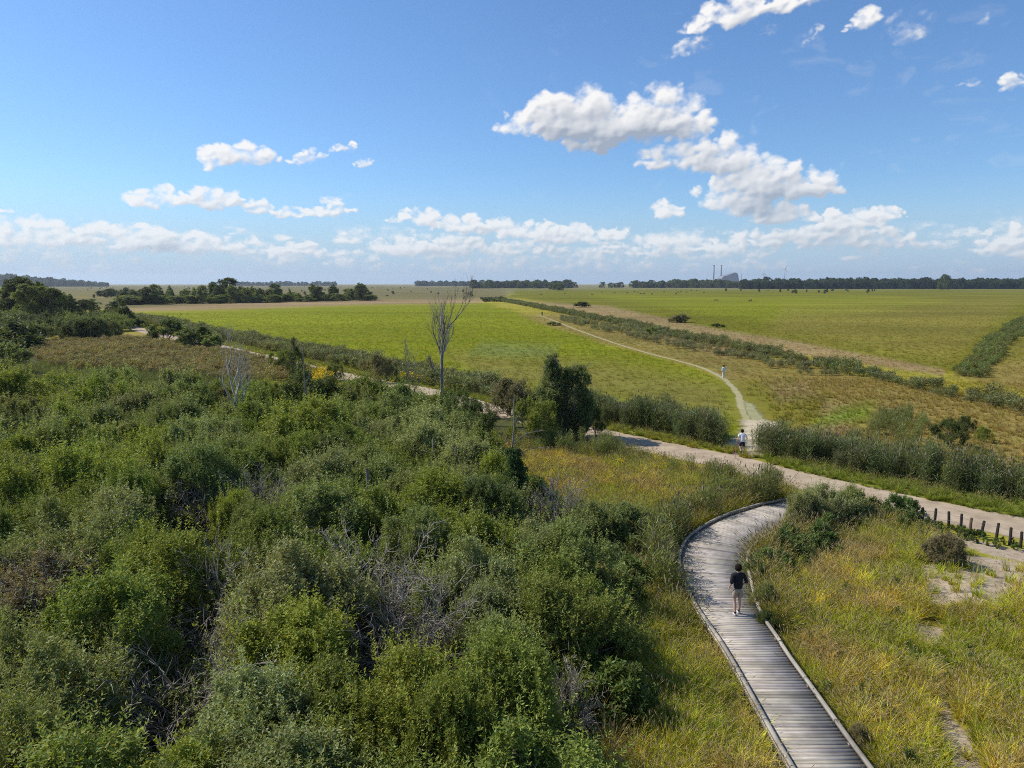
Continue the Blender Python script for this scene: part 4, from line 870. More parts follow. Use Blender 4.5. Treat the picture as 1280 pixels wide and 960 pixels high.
# far woods
def wood(label, px0, px1, py, dens, h0, h1, depth, col=(.06, .085, .03), topf=None):
    n = int((px1-px0)*dens); px = rng.uniform(px0, px1, n); P = []; s = []
    for a_ in px:
        x, y, _ = at(a_, py); d = math.hypot(x, y); u = random.random(); k = 1+u*depth/d; P.append((x*k, y*k, -.3)); s.append(random.uniform(h0, h1)/20*(topf(a_) if topf else 1))
    scatter('wood', label, 'wood', np.array(P), CF, np.array(s), col, .25, tilt=.03)
wood('long dark wood along the horizon at the right', 925, 1345, 361.2, 2.6, 13, 18.5, 160)
wood('low wooded rise on the horizon at the far left', -60, 135, 358.3, 3., 22, 34, 500, topf=lambda a_: 1.25-max(0, a_)*.0065)
wood('thin wood line on the horizon beyond the tree belt', 290, 420, 357.3, 1.6, 12, 20, 500)
wood('low wood on the horizon beyond the tall dead tree', 520, 592, 357.6, 2.5, 13, 21, 400)
if FARFILL:
    fo_ = []
    for k in range(4):
        fd, _, _, _ = PROTO['mid%d' % k]; q_ = fd.copy(); q_.materials.clear(); q_.materials.append(LEAFI); fo_.append(bpy.data.objects.new('shrub_mass', q_))
    CM = proto_collection('shrub_masses', fo_); P = np.array([(a_[6], a_[7], zat(a_[6], a_[7])) for a_ in FARFILL])
    scatter('shrubbery', 'merged shrubs of the thicket farthest off, before the brown reed grass', 'shrubbery', P, CM, np.array([a_[4]/2.15 for a_ in FARFILL]), np.array([SP[a_[5]] for a_ in FARFILL]), .15, tilt=.05)
P = sample_poly([(900, 363), (1100, 363), (1100, 367), (900, 367)], .0002); scatter('scrub', 'low scrub dotting the plain before the long wood', 'scrub', P, CF, .16, (.06, .08, .03), .2)
P = sample_poly([(-60, 359), (600, 358.5), (600, 371), (-60, 380)], .00006); scatter('scrub', 'low scrub dotting the heath near the horizon', 'scrub', P, CF, .13, (.10, .11, .05), .2)
P = sample_poly([(600, 374), (628, 373), (640, 377), (606, 378)], .06); scatter('scrub', 'scrub at the far head of the diagonal ditch', 'scrub', P, CF, .07, (.14, .15, .06), .2)
#@@PART2
# ------------------------------------------------------------------ boardwalk
def plank_material():
    m, nt, no, ln = newmat('weathered_planks')
    out = N(nt, 'ShaderNodeOutputMaterial'); p = N(nt, 'ShaderNodeBsdfPrincipled'); p.inputs['Roughness'].default_value = .9; p.inputs['Specular IOR Level'].default_value = .08
    t = N(nt, 'ShaderNodeAttribute', attribute_name='tone'); uv = N(nt, 'ShaderNodeAttribute', attribute_name='pc')
    mp = N(nt, 'ShaderNodeMapping'); mp.inputs['Scale'].default_value = (1.2, 22, 1); ln.new(uv.outputs['Vector'], mp.inputs['Vector'])
    n = N(nt, 'ShaderNodeTexNoise'); n.inputs['Scale'].default_value = 1.5; n.inputs['Detail'].default_value = 8; ln.new(mp.outputs[0], n.inputs['Vector'])
    cr = N(nt, 'ShaderNodeValToRGB'); cr.color_ramp.elements[0].color = (.33, .295, .25, 1); cr.color_ramp.elements[1].color = (.54, .485, .41, 1); cr.color_ramp.elements[0].position = .3; cr.color_ramp.elements[1].position = .72
    ln.new(n.outputs['Fac'], cr.inputs[0])
    n2 = N(nt, 'ShaderNodeTexNoise'); n2.inputs['Scale'].default_value = 1.4; n2.inputs['Detail'].default_value = 6; g_ = N(nt, 'ShaderNodeNewGeometry'); ln.new(g_.outputs['Position'], n2.inputs['Vector'])
    mr = N(nt, 'ShaderNodeMapRange'); mr.inputs[1].default_value = .3; mr.inputs[2].default_value = .7; mr.inputs[3].default_value = .72; mr.inputs[4].default_value = 1.25; ln.new(n2.outputs['Fac'], mr.inputs[0])
    a = N(nt, 'ShaderNodeMix', data_type='RGBA', blend_type='MULTIPLY'); a.inputs[0].default_value = 1; ln.new(cr.outputs[0], a.inputs[6]); ln.new(t.outputs['Color'], a.inputs[7])
    b = N(nt, 'ShaderNodeMix', data_type='RGBA', blend_type='MULTIPLY'); b.inputs[0].default_value = 1; ln.new(a.outputs[2], b.inputs[6]); ln.new(mr.outputs[0], b.inputs[7])
    ln.new(b.outputs[2], p.inputs['Base Color'])
    bu = N(nt, 'ShaderNodeBump'); bu.inputs['Strength'].default_value = .5; bu.inputs['Distance'].default_value = .006; ln.new(n.outputs['Fac'], bu.inputs['Height']); ln.new(bu.outputs[0], p.inputs['Normal'])
    ln.new(p.outputs[0], out.inputs[0]); return m
PLANK = plank_material()
def bw_z(k):
    """deck height falls to the path at its far end"""
    d = (len(bw_left)-1-k)*.1425; return BZ*min(1, d/5.+.12)
bw = empty('boardwalk', (*bw_c[len(bw_c)//2], 0)); org = np.array([*bw_c[len(bw_c)//2], 0])
Vs = []; Fs = []; T = []; PC = []
for k in range(len(bw_left)-1):
    a = bw_left[k]+bn[k]*.02; b = bw_left[k]+bn[k]*(BWK[k]-.02); tan = unit(bw_left[k+1]-bw_left[k]); nrm = unit(np.array([tan[1], -tan[0]]))
    w0 = np.linalg.norm((bw_left[k+1]-bw_left[k])); w1 = np.linalg.norm(bw_right[k+1]-bw_right[k]); gap = .014
    a2 = bw_left[k+1]+bn[k+1]*.02; b2 = bw_left[k+1]+bn[k+1]*(BWK[k+1]-.02); g0 = (a2-a)*gap/max(w0, .05); g1 = (b2-b)*gap/max(w1, .05)
    zt = bw_z(k)+random.gauss(0, .0025); e0 = random.uniform(-.008, .012)
    q_ = [a-bn[k]*e0, b+bn[k]*e0, b2-g1+bn[k]*e0, a2-g0-bn[k]*e0]
    for z in (zt-.04, zt):
        for i_, p_ in enumerate(q_): Vs.append([p_[0], p_[1], z]); PC.append([(0, 1, 1, 0)[i_]*2+k*3.7, (0, 0, .14, .14)[i_]+k*.9, z])
    o_ = k*8; Fs += [[o_, o_+3, o_+2, o_+1], [o_+4, o_+5, o_+6, o_+7]]+[[o_+i_, o_+(i_+1) % 4, o_+4+(i_+1) % 4, o_+4+i_] for i_ in range(4)]
    tt = random.uniform(.86, 1.12)*(random.choice([1.22, .74, .80]) if random.random() < .14 else 1); tc = [tt, tt*random.uniform(.96, 1.0), tt*random.uniform(.9, 1.02), 1]; T += [tc]*8
dk = mesh_np('decking', np.array(Vs)-org, np.array(Fs), [PLANK], {'tone': ('FLOAT_COLOR', np.array(T)), 'pc': ('FLOAT_VECTOR', np.array(PC))}, parent=bw)
if dk.data.polygons[1].normal.z < 0: dk.data.flip_normals()
def rail(off, wdt, hgt, lift, name, z0=None, seg=14):
    """square kerb timbers laid end to end along one edge"""
    Vs = []; Fs = []; T = []; PC = []; n_ = 0
    for s in range(0, len(bw_left)-2, seg):
        e = min(s+seg, len(bw_left)-1); ks = list(range(s, e+1)); dz = random.gauss(0, .006); tt = random.uniform(.72, .95)
        for i_, k in enumerate(ks):
            p_ = (bw_left[k]+bn[k]*off) if off >= 0 else (bw_right[k]+bn[k]*off); tan = unit(bw_left[min(k+1, len(bw_left)-1)]-bw_left[max(k-1, 0)])
            if i_ == len(ks)-1: p_ = p_-tan*.02
            z = bw_z(k)+lift+dz
            for dx, dz_ in ((-wdt/2, 0), (wdt/2, 0), (wdt/2, hgt*.9), (wdt/2-.012, hgt), (-wdt/2+.012, hgt), (-wdt/2, hgt*.9)):
                q_ = p_+bn[k]*dx; Vs.append([q_[0], q_[1], z+dz_]); PC.append([k*.14+s, dx*3+dz_*3, 0]); T.append([tt, tt*.99, tt*.95, 1])
            if i_:
                b = n_+(i_-1)*6; c = b+6
                Fs += [[b+j, b+(j+1) % 6, c+(j+1) % 6, c+j] for j in range(6)]
        Fs += [[n_, n_+1, n_+2, n_+3], [n_, n_+3, n_+4, n_+5]]; m_ = n_+(len(ks)-1)*6; Fs += [[m_+3, m_+2, m_+1, m_], [m_+5, m_+4, m_+3, m_]]
        n_ += len(ks)*6
    return mesh_np(name, np.array(Vs)-org, np.array(Fs), [PLANK], {'tone': ('FLOAT_COLOR', np.array(T)), 'pc': ('FLOAT_VECTOR', np.array(PC))}, parent=bw)
rail(.07, .10, .10, .035, 'edge_rail'); rail(-.07, .10, .10, .035, 'edge_rail')
rail(.10, .07, .16, -.21, 'support_beam'); rail(-.10, .07, .16, -.21, 'support_beam')
mb = MB()
for k in range(4, len(bw_left)-1, 9):
    for off in (.08, BWK[k]-.08):
        p_ = bw_left[k]+bn[k]*off; mb.box((p_[0]-org[0], p_[1]-org[1], bw_z(k)-.29), (.06, .06, .48), math.atan2(bn[k][1], bn[k][0]))
        if k % 2 == 0: mb.box((p_[0]-org[0], p_[1]-org[1], bw_z(k)+.018), (.10, .09, .036), math.atan2(bn[k][1], bn[k][0]))
mb.build('spacer_blocks', DEADW, bw)
tag(bw, 'weathered grey plank boardwalk curving to the gravel path', 'boardwalk')
# ------------------------------------------------------------------ fence posts along the path
POSTM = simple('tarred_post', (.045, .035, .028), .85, .4, 9., bump=.5); WIRE = simple('wire', (.22, .21, .20), .5, .1, 4.)
RUST = simple('lichened_post', (.16, .10, .06), .85, .35, 9., bump=.5)
fp = []
pxs = [(1128, 646, .0), (1140, 648, .03), (1152.5, 652, 0), (1168, 656, .02), (1185.5, 660, -.04), (1200.5, 664, 0), (1212, 667, .03), (1226.5, 671, .08), (1245, 676, .05), (1262, 681, 0), (1275.5, 685, 0), (1291, 690, .03), (1308, 695, 0)]
x0, y0, _ = at(1200, 664); fence = empty('post_fence', (x0, y0, 0))
tops = []
for k, (px, py, ln_) in enumerate(pxs):
    x, y, _ = at(px, py); h = random.uniform(.72, .86); mb = MB(); zg = zat(x, y)
    L = [(0, 0, -.2), (ln_*.3, 0, h*.5), (ln_, .01, h-.03), (ln_, .01, h)]
    mb.tube(L, [.065, .062, .06, .045], 9); o = mb.build('post', RUST if k in (6,) else POSTM, fence, smooth=False); o.location = (x-x0, y-y0, zg); tops.append((x-x0+ln_*.8, y-y0, zg+h-.1))
for dz in (0, -.32):
    mb = MB()
    for a, b in zip(tops[:-1], tops[1:]):
        m_ = [(a[0]*(1-t)+b[0]*t, a[1]*(1-t)+b[1]*t-.07, a[2]*(1-t)+b[2]*t+dz-.06*math.sin(math.pi*t)) for t in np.linspace(0, 1, 5)]; mb.tube(m_, [.006]*5, 4)
    mb.build('wire', WIRE, fence)
tag(fence, 'row of dark wooden posts joined by wire along the near edge of the path', 'fence')
x, y, _ = at(1228, 815); sp = empty('stump_post', (x, y, zat(x, y))); mb = MB(); mb.tube([(0, 0, -.1), (.01, 0, .2), (.02, 0, .42)], [.045, .042, .035], 8); mb.build('post', POSTM, sp); tag(sp, 'short dark stake standing alone in the right-hand grass', 'stake')
# ------------------------------------------------------------------ skinned figures
def skin(name, pts, edges, radii, mat, parent=None, sub=2, root=0, color=None, jitter=0.):
    me = bpy.data.meshes.new(name); me.from_pydata([tuple(p) for p in pts], edges, []); o = bpy.data.objects.new(name, me); COL.objects.link(o)
    md = o.modifiers.new('skin', 'SKIN'); md.use_smooth_shade = True; md.branch_smoothing = .6
    if not me.skin_vertices: 
        bpy.context.view_layer.objects.active = o
    sv = me.skin_vertices[0].data
    for k, r in enumerate(radii):
        sv[k].radius = r if isinstance(r, tuple) else (r, r); sv[k].use_root = (k == root)
    ss = o.modifiers.new('sub', 'SUBSURF'); ss.levels = sub; ss.render_levels = sub
    dg = bpy.context.evaluated_depsgraph_get(); dg.update(); ev = o.evaluated_get(dg); nm = bpy.data.meshes.new_from_object(ev, depsgraph=dg)
    o.modifiers.clear(); o.data = nm; nm.name = name; nm.materials.clear(); nm.materials.append(mat)
    nm.polygons.foreach_set('use_smooth', np.ones(len(nm.polygons), bool)); o.parent = parent; return o
SKIN = simple('skin', (.52, .32, .23), .55, .06, 20.); HAIR = simple('dark_hair', (.018, .012, .008), .9, .4, 60., spec=.1); BLACK = simple('black_cloth', (.014, .014, .018), .85, .3, 15.)
KHAKI = simple('khaki_cloth', (.33, .26, .19), .85, .1, 20.); WHITE = simple('white_cloth', (.72, .72, .72), .85, .05, 15.); SHOEW = simple('white_shoe', (.6, .6, .6), .6, .1, 20.); SHOEB = simple('black_shoe', (.02, .02, .02), .6, .2, 20.)
RED = simple('red_pole', (.45, .05, .07), .4, .1, 20.); EYE = simple('eye', (.03, .02, .02), .2, 0, 3.); CREAM = simple('cream_cloth', (.62, .57, .50), .85, .08, 15.)
def person(loc, rz, H, joints, label, shirt, shirt_sleeve, lower, lower_len, shoes, hair_r=.105, sock=None, bag=None, hands_shut=False):
    """joints: dict of left/right elbow, wrist, knee, ankle, toe positions for a 1.75 m figure facing +y"""
    e = empty('person', loc, rz); e.scale = (H/1.75,)*3
    J = joints; P = []; E = []; Rr = []
    def v(p, r, par=None):
        P.append(p); Rr.append(r)
        if par is not None: E.append((par, len(P)-1))
        return len(P)-1
    hip = J.get('hip', (0, 0, .95)); ch = J.get('chest', (0, 0, 1.32)); lean = (ch[1]-hip[1])/.37
    pel = v(hip, (.135, .10)); sp1 = v((hip[0]*.5, hip[1]+lean*.17, 1.12), (.125, .09), pel); c = v(ch, (.155, .105), sp1)
    nb = v((ch[0], ch[1]+lean*.13, 1.455), (.075, .06), c); nk = v((ch[0], ch[1]+lean*.18+.01, 1.515), .054, nb); hd = v((ch[0], ch[1]+lean*.2+.025, 1.60), (.073, .088), nk); ht = v((ch[0], ch[1]+lean*.2+.02, 1.69), (.062, .075), hd)
    hc = np.array(P[hd]); v(tuple(hc+[0, .095, -.015]), .014, hd)
    for s in (-1, 1):
        v(tuple(hc+[s*.078, 0, -.01]), .016, hd)
        sh = v((ch[0]+s*.175, ch[1]+lean*.08, 1.415), .056, c); el = v(J['elbow'][s], .041, sh); wr = v(J['wrist'][s], (.026, .022), el)
        d = unit(np.array(J['wrist'][s])-np.array(J['elbow'][s])); pd = np.array(J['wrist'][s])+d*.05; pm = v(tuple(pd), (.034, .018), wr)
        fd = np.array([0, 1., 0])-d*d[1]; fd = unit(fd) if np.linalg.norm(fd) > .2 else np.array([0, 0, 1.])
        for k_, (o_, l_) in enumerate([(-.028, .06), (-.01, .075), (.010, .072), (.027, .058)]):
            kn = pd+d*.035+fd*o_; curl = np.cross(d, fd)*(-s)*(.02 if not hands_shut else .035)
            a1 = v(tuple(kn), .010, pm); a2 = v(tuple(kn+d*l_*.5+curl*.5), .009, a1); v(tuple(kn+d*l_*(.95 if not hands_shut else .5)+curl*1.6), .007, a2)
        t1 = v(tuple(pd-d*.02+fd*.035), .011, pm); v(tuple(pd+d*.03+fd*.058), .009, t1)
        hp = v((hip[0]+s*.09, hip[1], .90), .088, pel); kn = v(J['knee'][s], .056, hp); cf = np.array(J['knee'][s])*.65+np.array(J['ankle'][s])*.35; cv = v(tuple(cf+[0, -.02, 0]), .055, kn); an = v(J['ankle'][s], .036, cv); v(J['toe'][s], (.038, .028), an)
    body = skin('body', P, E, Rr, SKIN, e, 2)
    mb = MB()
    for s in (-1, 1): c_ = hc+[s*.03, .083, .012]; mb.tube([c_, c_+[0, .008, 0]], [.012, .006], 8)
    mb.build('eyes', EYE, e)
    # hair: cap of uneven curls leaving the face free
    bm = bmesh.new(); bmesh.ops.create_icosphere(bm, subdivisions=4, radius=1)
    for q in list(bm.verts):
        if q.co.y > .55 and q.co.z < .25: bm.verts.remove(q)
    for q in bm.verts:
        n_ = 1+.16*(math.sin(q.co.x*9+1)*math.sin(q.co.y*8)*math.sin(q.co.z*10+2))+random.uniform(-.04, .04)
        q.co = Vector((q.co.x*hair_r*n_, q.co.y*hair_r*1.08*n_, q.co.z*hair_r*1.12*n_-(.02 if q.co.z < -.3 else 0)))
    me = bpy.data.meshes.new('hair'); bm.to_mesh(me); bm.free(); me.materials.append(HAIR); ho = bpy.data.objects.new('hair', me); COL.objects.link(ho); ho.parent = e; ho.location = tuple(hc+[0, -.012, .045])
    me.polygons.foreach_set('use_smooth', np.ones(len(me.polygons), bool))
    # shirt
    P2 = [(hip[0], hip[1], .86), (hip[0]*.5, hip[1]+lean*.17, 1.12), (ch[0], ch[1]+lean*.08, 1.40), (ch[0], ch[1]+lean*.15, 1.50), (ch[0], ch[1], 1.30)]; R2 = [(.178, .140), (.168, .128), (.165, .125), (.092, .082), (.19, .14)]; E2 = [(0, 1), (1, 4), (4, 2), (2, 3)]
    for s in (-1, 1):
        sh = np.array([ch[0]+s*.185, ch[1]+lean*.08, 1.41]); el = np.array(J['elbow'][s]); wr = np.array(J['wrist'][s]); P2.append(tuple(sh)); R2.append(.083); E2.append((2, len(P2)-1))
        if shirt_sleeve <= 1: P2.append(tuple(sh+(el-sh)*shirt_sleeve)); R2.append(.074); E2.append((len(P2)-2, len(P2)-1))
        else:
            P2.append(tuple(el)); R2.append(.066); E2.append((len(P2)-2, len(P2)-1)); P2.append(tuple(el+(wr-el)*(shirt_sleeve-1))); R2.append(.056); E2.append((len(P2)-2, len(P2)-1))
    skin('shirt', P2, E2, R2, shirt, e, 2)
    P3 = [(hip[0], hip[1], 1.0), (hip[0], hip[1], .90)]; R3 = [(.150, .115), (.155, .125)]; E3 = [(0, 1)]
    for s in (-1, 1):
        hp = np.array([hip[0]+s*.095, hip[1], .84]); kn = np.array(J['knee'][s]); an = np.array(J['ankle'][s]); P3.append(tuple(hp)); R3.append(.112); E3.append((1, len(P3)-1))
        if lower_len <= 1: P3.append(tuple(hp+(kn-hp)*lower_len)); R3.append(.098); E3.append((len(P3)-2, len(P3)-1))
        else:
            P3.append(tuple(kn)); R3.append(.085); E3.append((len(P3)-2, len(P3)-1)); P3.append(tuple(an+(kn-an)*.08)); R3.append(.075); E3.append((len(P3)-2, len(P3)-1))
    skin('shorts' if lower_len <= 1 else 'trousers', P3, E3, R3, lower, e, 2)
    for s in (-1, 1):
        an = np.array(J['ankle'][s]); to = np.array(J['toe'][s]); d = to-an
        heel = an+np.array([0, -.045, 0])+(np.array([0, 0, -.045]) if abs(d[2]) < .12 else -unit(d)*.02)
        skin('shoe', [tuple(heel), tuple(an*.45+to*.55+[0, 0, -.008]), tuple(to)], [(0, 1), (1, 2)], [(.046, .045), (.050, .038), (.042, .028)], shoes, e, 2)
        if sock: 
            kn = np.array(J['knee'][s]); skin('sock', [tuple(an+[0, 0, -.01]), tuple(an+(kn-an)*.22)], [(0, 1)], [.045, .047], sock, e, 1)
    if bag:
        skin('shoulder_bag', [(.02, -.17, .98), (.05, -.17, 1.02)], [(0, 1)], [(.06, .05), (.05, .05)], BLACK, e, 1)
    return tag(e, label, 'person')
def D(l, r): return {-1: l, 1: r}
x, y, _ = at(921, 768, BZ); dirn = math.atan2(-.15, 1)
person((x, y, BZ+.0), R(4), 1.78, dict(hip=(0, 0, .95), chest=(0, .02, 1.32), elbow=D((-.25, -.05, 1.15), (.26, -.06, 1.16)), wrist=D((-.27, .08, .93), (.17, .14, .99)),
    knee=D((-.10, .02, .50), (.09, .05, .50)), ankle=D((-.10, -.10, .085), (.08, .05, .085)), toe=D((-.11, .05, .035), (.085, .21, .035))),
    'person in dark shirt and khaki shorts walking along the boardwalk', BLACK, 1.15, KHAKI, .78, SHOEW, .106, BLACK)
x, y, _ = at(927, 571)
jg = person((x, y, .10), R(-8), 1.76, dict(hip=(0, 0, .95), chest=(.01, .10, 1.32), elbow=D((-.29, -.02, 1.16), (.31, -.02, 1.15)), wrist=D((-.33, .12, .97), (.33, .20, 1.08)),
    knee=D((-.10, .16, .56), (.10, .02, .50)), ankle=D((-.09, -.16, .34), (.09, -.06, .10)), toe=D((-.09, -.22, .20), (.09, .07, .03))),
    'runner in white T-shirt and black shorts on the sandy junction', WHITE, .62, BLACK, .72, SHOEB, .10, None, hands_shut=True)
# the red pole in the runner's left hand
wl = jg.matrix_basis @ Vector((-.345, .17, .94)); tip = Vector((x-.62, y-.55, .03)); e = empty('walking_pole', tip); mb = MB(); v0 = wl-tip; mb.tube([(0, 0, .04), tuple(v0*.5), tuple(v0)], [.012, .014, .016], 8); mb.build('shaft', RED, e)
mb = MB(); mb.tube([(0, 0, 0), tuple(v0.normalized()*.14)], [.02, .022], 8); mb.build('tip', SHOEB, e); mb = MB(); mb.tube([tuple(v0*.93), tuple(v0*1.06)], [.022, .022], 8); mb.build('handle', SHOEB, e); tag(e, 'long red pole held in the runner\'s left hand', 'pole')
x, y, _ = at(904.5, 474)
person((x, y, .03), R(5), 1.72, dict(hip=(0, 0, .95), chest=(0, .03, 1.32), elbow=D((-.25, -.05, 1.13), (.25, -.02, 1.14)), wrist=D((-.24, .08, .92), (.26, .14, .95)),
    knee=D((-.12, -.02, .50), (.09, .12, .51)), ankle=D((-.13, -.22, .12), (.08, .14, .085)), toe=D((-.13, -.10, .04), (.085, .30, .035))),
    'person in white shirt and pale trousers walking up the grassy trail', WHITE, 1.6, CREAM, 2, SHOEW, .10, None, bag=True)
x, y, _ = at(677.6, 395.5)
person((x, y, .03), R(190), 1.75, dict(hip=(0, 0, .95), chest=(0, .03, 1.32), elbow=D((-.25, -.05, 1.13), (.25, -.02, 1.14)), wrist=D((-.24, .08, .92), (.26, .14, .95)),
    knee=D((-.10, -.02, .50), (.09, .12, .51)), ankle=D((-.10, -.22, .12), (.08, .14, .085)), toe=D((-.11, -.10, .04), (.085, .30, .035))),
    'tiny distant walker in dark clothes at the far end of the trail', simple('brown_cloth', (.06, .045, .03), .9, .1, 9.), 1.6, BLACK, 2, SHOEB)
# ------------------------------------------------------------------ cattle far out on the plain
COWM = simple('dark_hide', (.035, .025, .02), .8, .3, 2.); COWB = simple('brown_hide', (.13, .065, .035), .8, .3, 2.)
def cow_proto():
    P = [(0, -.85, 1.12), (0, -.3, 1.10), (0, .35, 1.08), (0, .75, 1.15), (0, 1.05, 1.0), (0, 1.3, .62), (0, 1.42, .38), (0, 1.47, .2)]; Rr = [(.26, .27), (.33, .36), (.32, .36), (.24, .28), (.15, .19), (.12, .14), (.09, .10), (.06, .06)]; E = [(k, k+1) for k in range(7)]
    for s in (-1, 1):
        P += [(s*.2, -.85, .85), (s*.2, -.72, .62), (s*.2, -.90, .42), (s*.2, -.84, .05)]; Rr += [.15, .09, .055, .05]; n_ = len(P); E += [(0, n_-4), (n_-4, n_-3), (n_-3, n_-2), (n_-2, n_-1)]
        P += [(s*.19, .6, .80), (s*.19, .58, .42), (s*.19, .60, .05)]; Rr += [.13, .06, .05]; n_ = len(P); E += [(3, n_-3), (n_-3, n_-2), (n_-2, n_-1)]
        P += [(s*.22, 1.22, .80)]; Rr += [.04]; E += [(5, len(P)-1)]
    P += [(0, -1.12, 1.15), (0, -1.18, .6)]; Rr += [.035, .03]; n_ = len(P); E += [(0, n_-2), (n_-2, n_-1)]
    return P, E, Rr
P, E, Rr = cow_proto(); cow = skin('cow', P, E, Rr, COWM, None, 1, root=1); cowb = cow.data.copy(); cowb.materials.clear(); cowb.materials.append(COWB)
spots = [(676, 369), (784, 367), (793, 365.5), (801, 368), (805, 368.3), (815, 368.6), (797, 366), (847, 366.2), (880, 366.5), (858, 366), (851, 365.4), (864, 364), (871, 364), (895, 377), (938, 377.3), (706, 367.5), (752, 366), (960, 364), (768, 367.2), (845, 368), (484, 371), (514, 365.5), (830, 365.8), (740, 369)]
for k, (px, py) in enumerate(spots):
    o = cow if k == 0 else cow.copy()
    if k: COL.objects.link(o)
    if k in (6, 10, 13, 14, 19): o.data = cowb
    x, y, _ = at(px, py); o.location = (x, y, 0); o.rotation_euler = (0, 0, random.choice([1.57, -1.57])+random.uniform(-.7, .7)); o.scale = (1.1,)*3
    tag(o, 'brown cow grazing far out on the plain' if o.data == cowb else ('lone dark cow on the heath near the horizon left of the tall dead tree' if px < 600 else 'dark cow grazing far out on the green plain'), 'cow', 'cattle on the plain')
# ------------------------------------------------------------------ power station and masts on the horizon
CONC = simple('pale_cladding', (.24, .25, .28), .6, .12, .02); CHIM = simple('chimney_concrete', (.22, .22, .23), .8, .1, .02); STEEL = simple('pale_steel', (.30, .31, .32), .5, .05, 1.)
Dp = 5200.
def ax(px): return (px-640)/F*Dp
def zz(py): return CAMH+(354.5-py)/F*Dp
ps = empty('power_station', (ax(905), Dp, 0)); ox = ax(905)
def ext(name, prof, y0, y1, mat, parent):
    """side profile in photo columns/rows at the plant's distance, extruded in depth"""
    n_ = len(prof); V_ = [(ax(a)-ox, y0, zz(b)) for a, b in prof]+[(ax(a)-ox, y1, zz(b)) for a, b in prof]
    bm = bmesh.new(); vs = [bm.verts.new(q) for q in V_]; bm.faces.new(vs[:n_]); bm.faces.new(vs[n_:][::-1])
    for i_ in range(n_): bm.faces.new((vs[i_], vs[i_+n_], vs[(i_+1) % n_+n_], vs[(i_+1) % n_]))
    bmesh.ops.recalc_face_normals(bm, faces=bm.faces[:]); me = bpy.data.meshes.new(name); bm.to_mesh(me); bm.free(); me.materials.append(mat); o = bpy.data.objects.new(name, me); COL.objects.link(o); o.parent = parent; return o
ext('boiler_house', [(896.5, 357), (896.5, 347.5), (899, 345.5), (903, 344.6), (906, 343.4), (909.5, 342), (912, 341), (914, 341.3), (916, 343), (917.5, 350), (917.8, 357)], -60, 60, CONC, ps)
ext('turbine_hall', [(885, 357), (885, 352), (890, 349.8), (896, 348.6), (896, 357)], -40, 50, CONC, ps)
ext('annex', [(918.2, 357), (918.2, 351), (924, 351.2), (924, 357)], -30, 40, CONC, ps)
for px in (893.6, 902.8):
    mb = MB(); xx = ax(px)-ox; mb.tube([(xx, 90, 0), (xx, 90, zz(345)), (xx, 90, zz(331.8))], [6.2, 5.0, 4.4], 16); ch = mb.build('chimney', CHIM, ps, True); mb = MB(); mb.tube([(xx, 90, zz(332.6)), (xx, 90, zz(331.5))], [4.9, 4.9], 16); mb.build('cap', SHOEB, ch)
tag(ps, 'pale sloping power station with two tall chimneys on the horizon', 'power station')
xx = ax(862); hb = empty('domed_hall', (xx, Dp, 0)); ox = xx; ext('roof', [(855, 357), (855, 351.5), (857.5, 350), (860, 349.2), (863, 349), (866, 350), (869, 352), (869, 357)], -60, 60, CONC, hb); tag(hb, 'low pale domed hall behind the trees left of the power station', 'building')
def mast(px, top, label, turbine=False):
    xx = ax(px); e = empty('wind_turbine' if turbine else 'mast', (xx, Dp, 0)); zt = zz(top); mb = MB(); mb.tube([(0, 0, 0), (0, 0, zt)], [3.0, 1.6], 10); mb.build('tower', STEEL, e, True)
    if turbine:
        mb = MB(); mb.box((0, 0, zt), (4, 9, 4)); mb.build('nacelle', STEEL, e); r0 = random.uniform(0, 2)
        for k in range(3):
            a = r0+k*2.094; mb = MB(); mb.tube([(0, -5.5, zt), (math.cos(a)*14, -5.5, zt+math.sin(a)*14), (math.cos(a)*30, -5.5, zt+math.sin(a)*30)], [1.3, 1.2, .3], 6); mb.build('blade', STEEL, e)
    else:
        mb = MB(); mb.box((0, 0, zt*.93), (7, 1, 1)); mb.box((0, 0, zt*.8), (5, 1, 1)); mb.build('crossarm', STEEL, e)
    tag(e, label, 'wind turbine' if turbine else 'mast')
mast(880.5, 347.5, 'thin short mast among the trees left of the power station'); mast(923.5, 342.5, 'slim mast just right of the power station')
mast(951, 342.5, 'small wind turbine above the long wood', True); mast(977, 336.5, 'tallest wind turbine above the long wood', True); mast(1012, 349, 'low mast barely topping the long wood')
# ------------------------------------------------------------------ haze
m, nt, no, ln = newmat('haze'); out = N(nt, 'ShaderNodeOutputMaterial'); pv = N(nt, 'ShaderNodeVolumePrincipled'); pv.inputs['Color'].default_value = (.82, .90, 1, 1); pv.inputs['Density'].default_value = 7e-5; pv.inputs['Anisotropy'].default_value = .3
ln.new(pv.outputs[0], out.inputs['Volume'])
mb = MB(); mb.box((0, 0, 79.), (26400, 26400, 182.)); hz = mb.build('haze', m); tag(hz, 'thin pale air between the viewer and the horizon', 'haze', kind='stuff')
# ------------------------------------------------------------------ sun and sky
SUN_AZ = R(-72); SUN_EL = R(44)      # azimuth from the view direction, negative = to the left
sd = Vector((math.sin(SUN_AZ)*math.cos(SUN_EL), math.cos(SUN_AZ)*math.cos(SUN_EL), math.sin(SUN_EL)))
sl = bpy.data.lights.new('sun', 'SUN'); sl.energy = 4.9; sl.angle = R(.53); sl.color = (1, .955, .88); so = bpy.data.objects.new('sun', sl); COL.objects.link(so); so.rotation_euler = (-sd).to_track_quat('-Z', 'Y').to_euler(); so.location = (0, 0, 300)
w = bpy.data.worlds.new('World'); S.world = w; w.use_nodes = True; nt = w.node_tree; nt.nodes.clear(); ln = nt.links
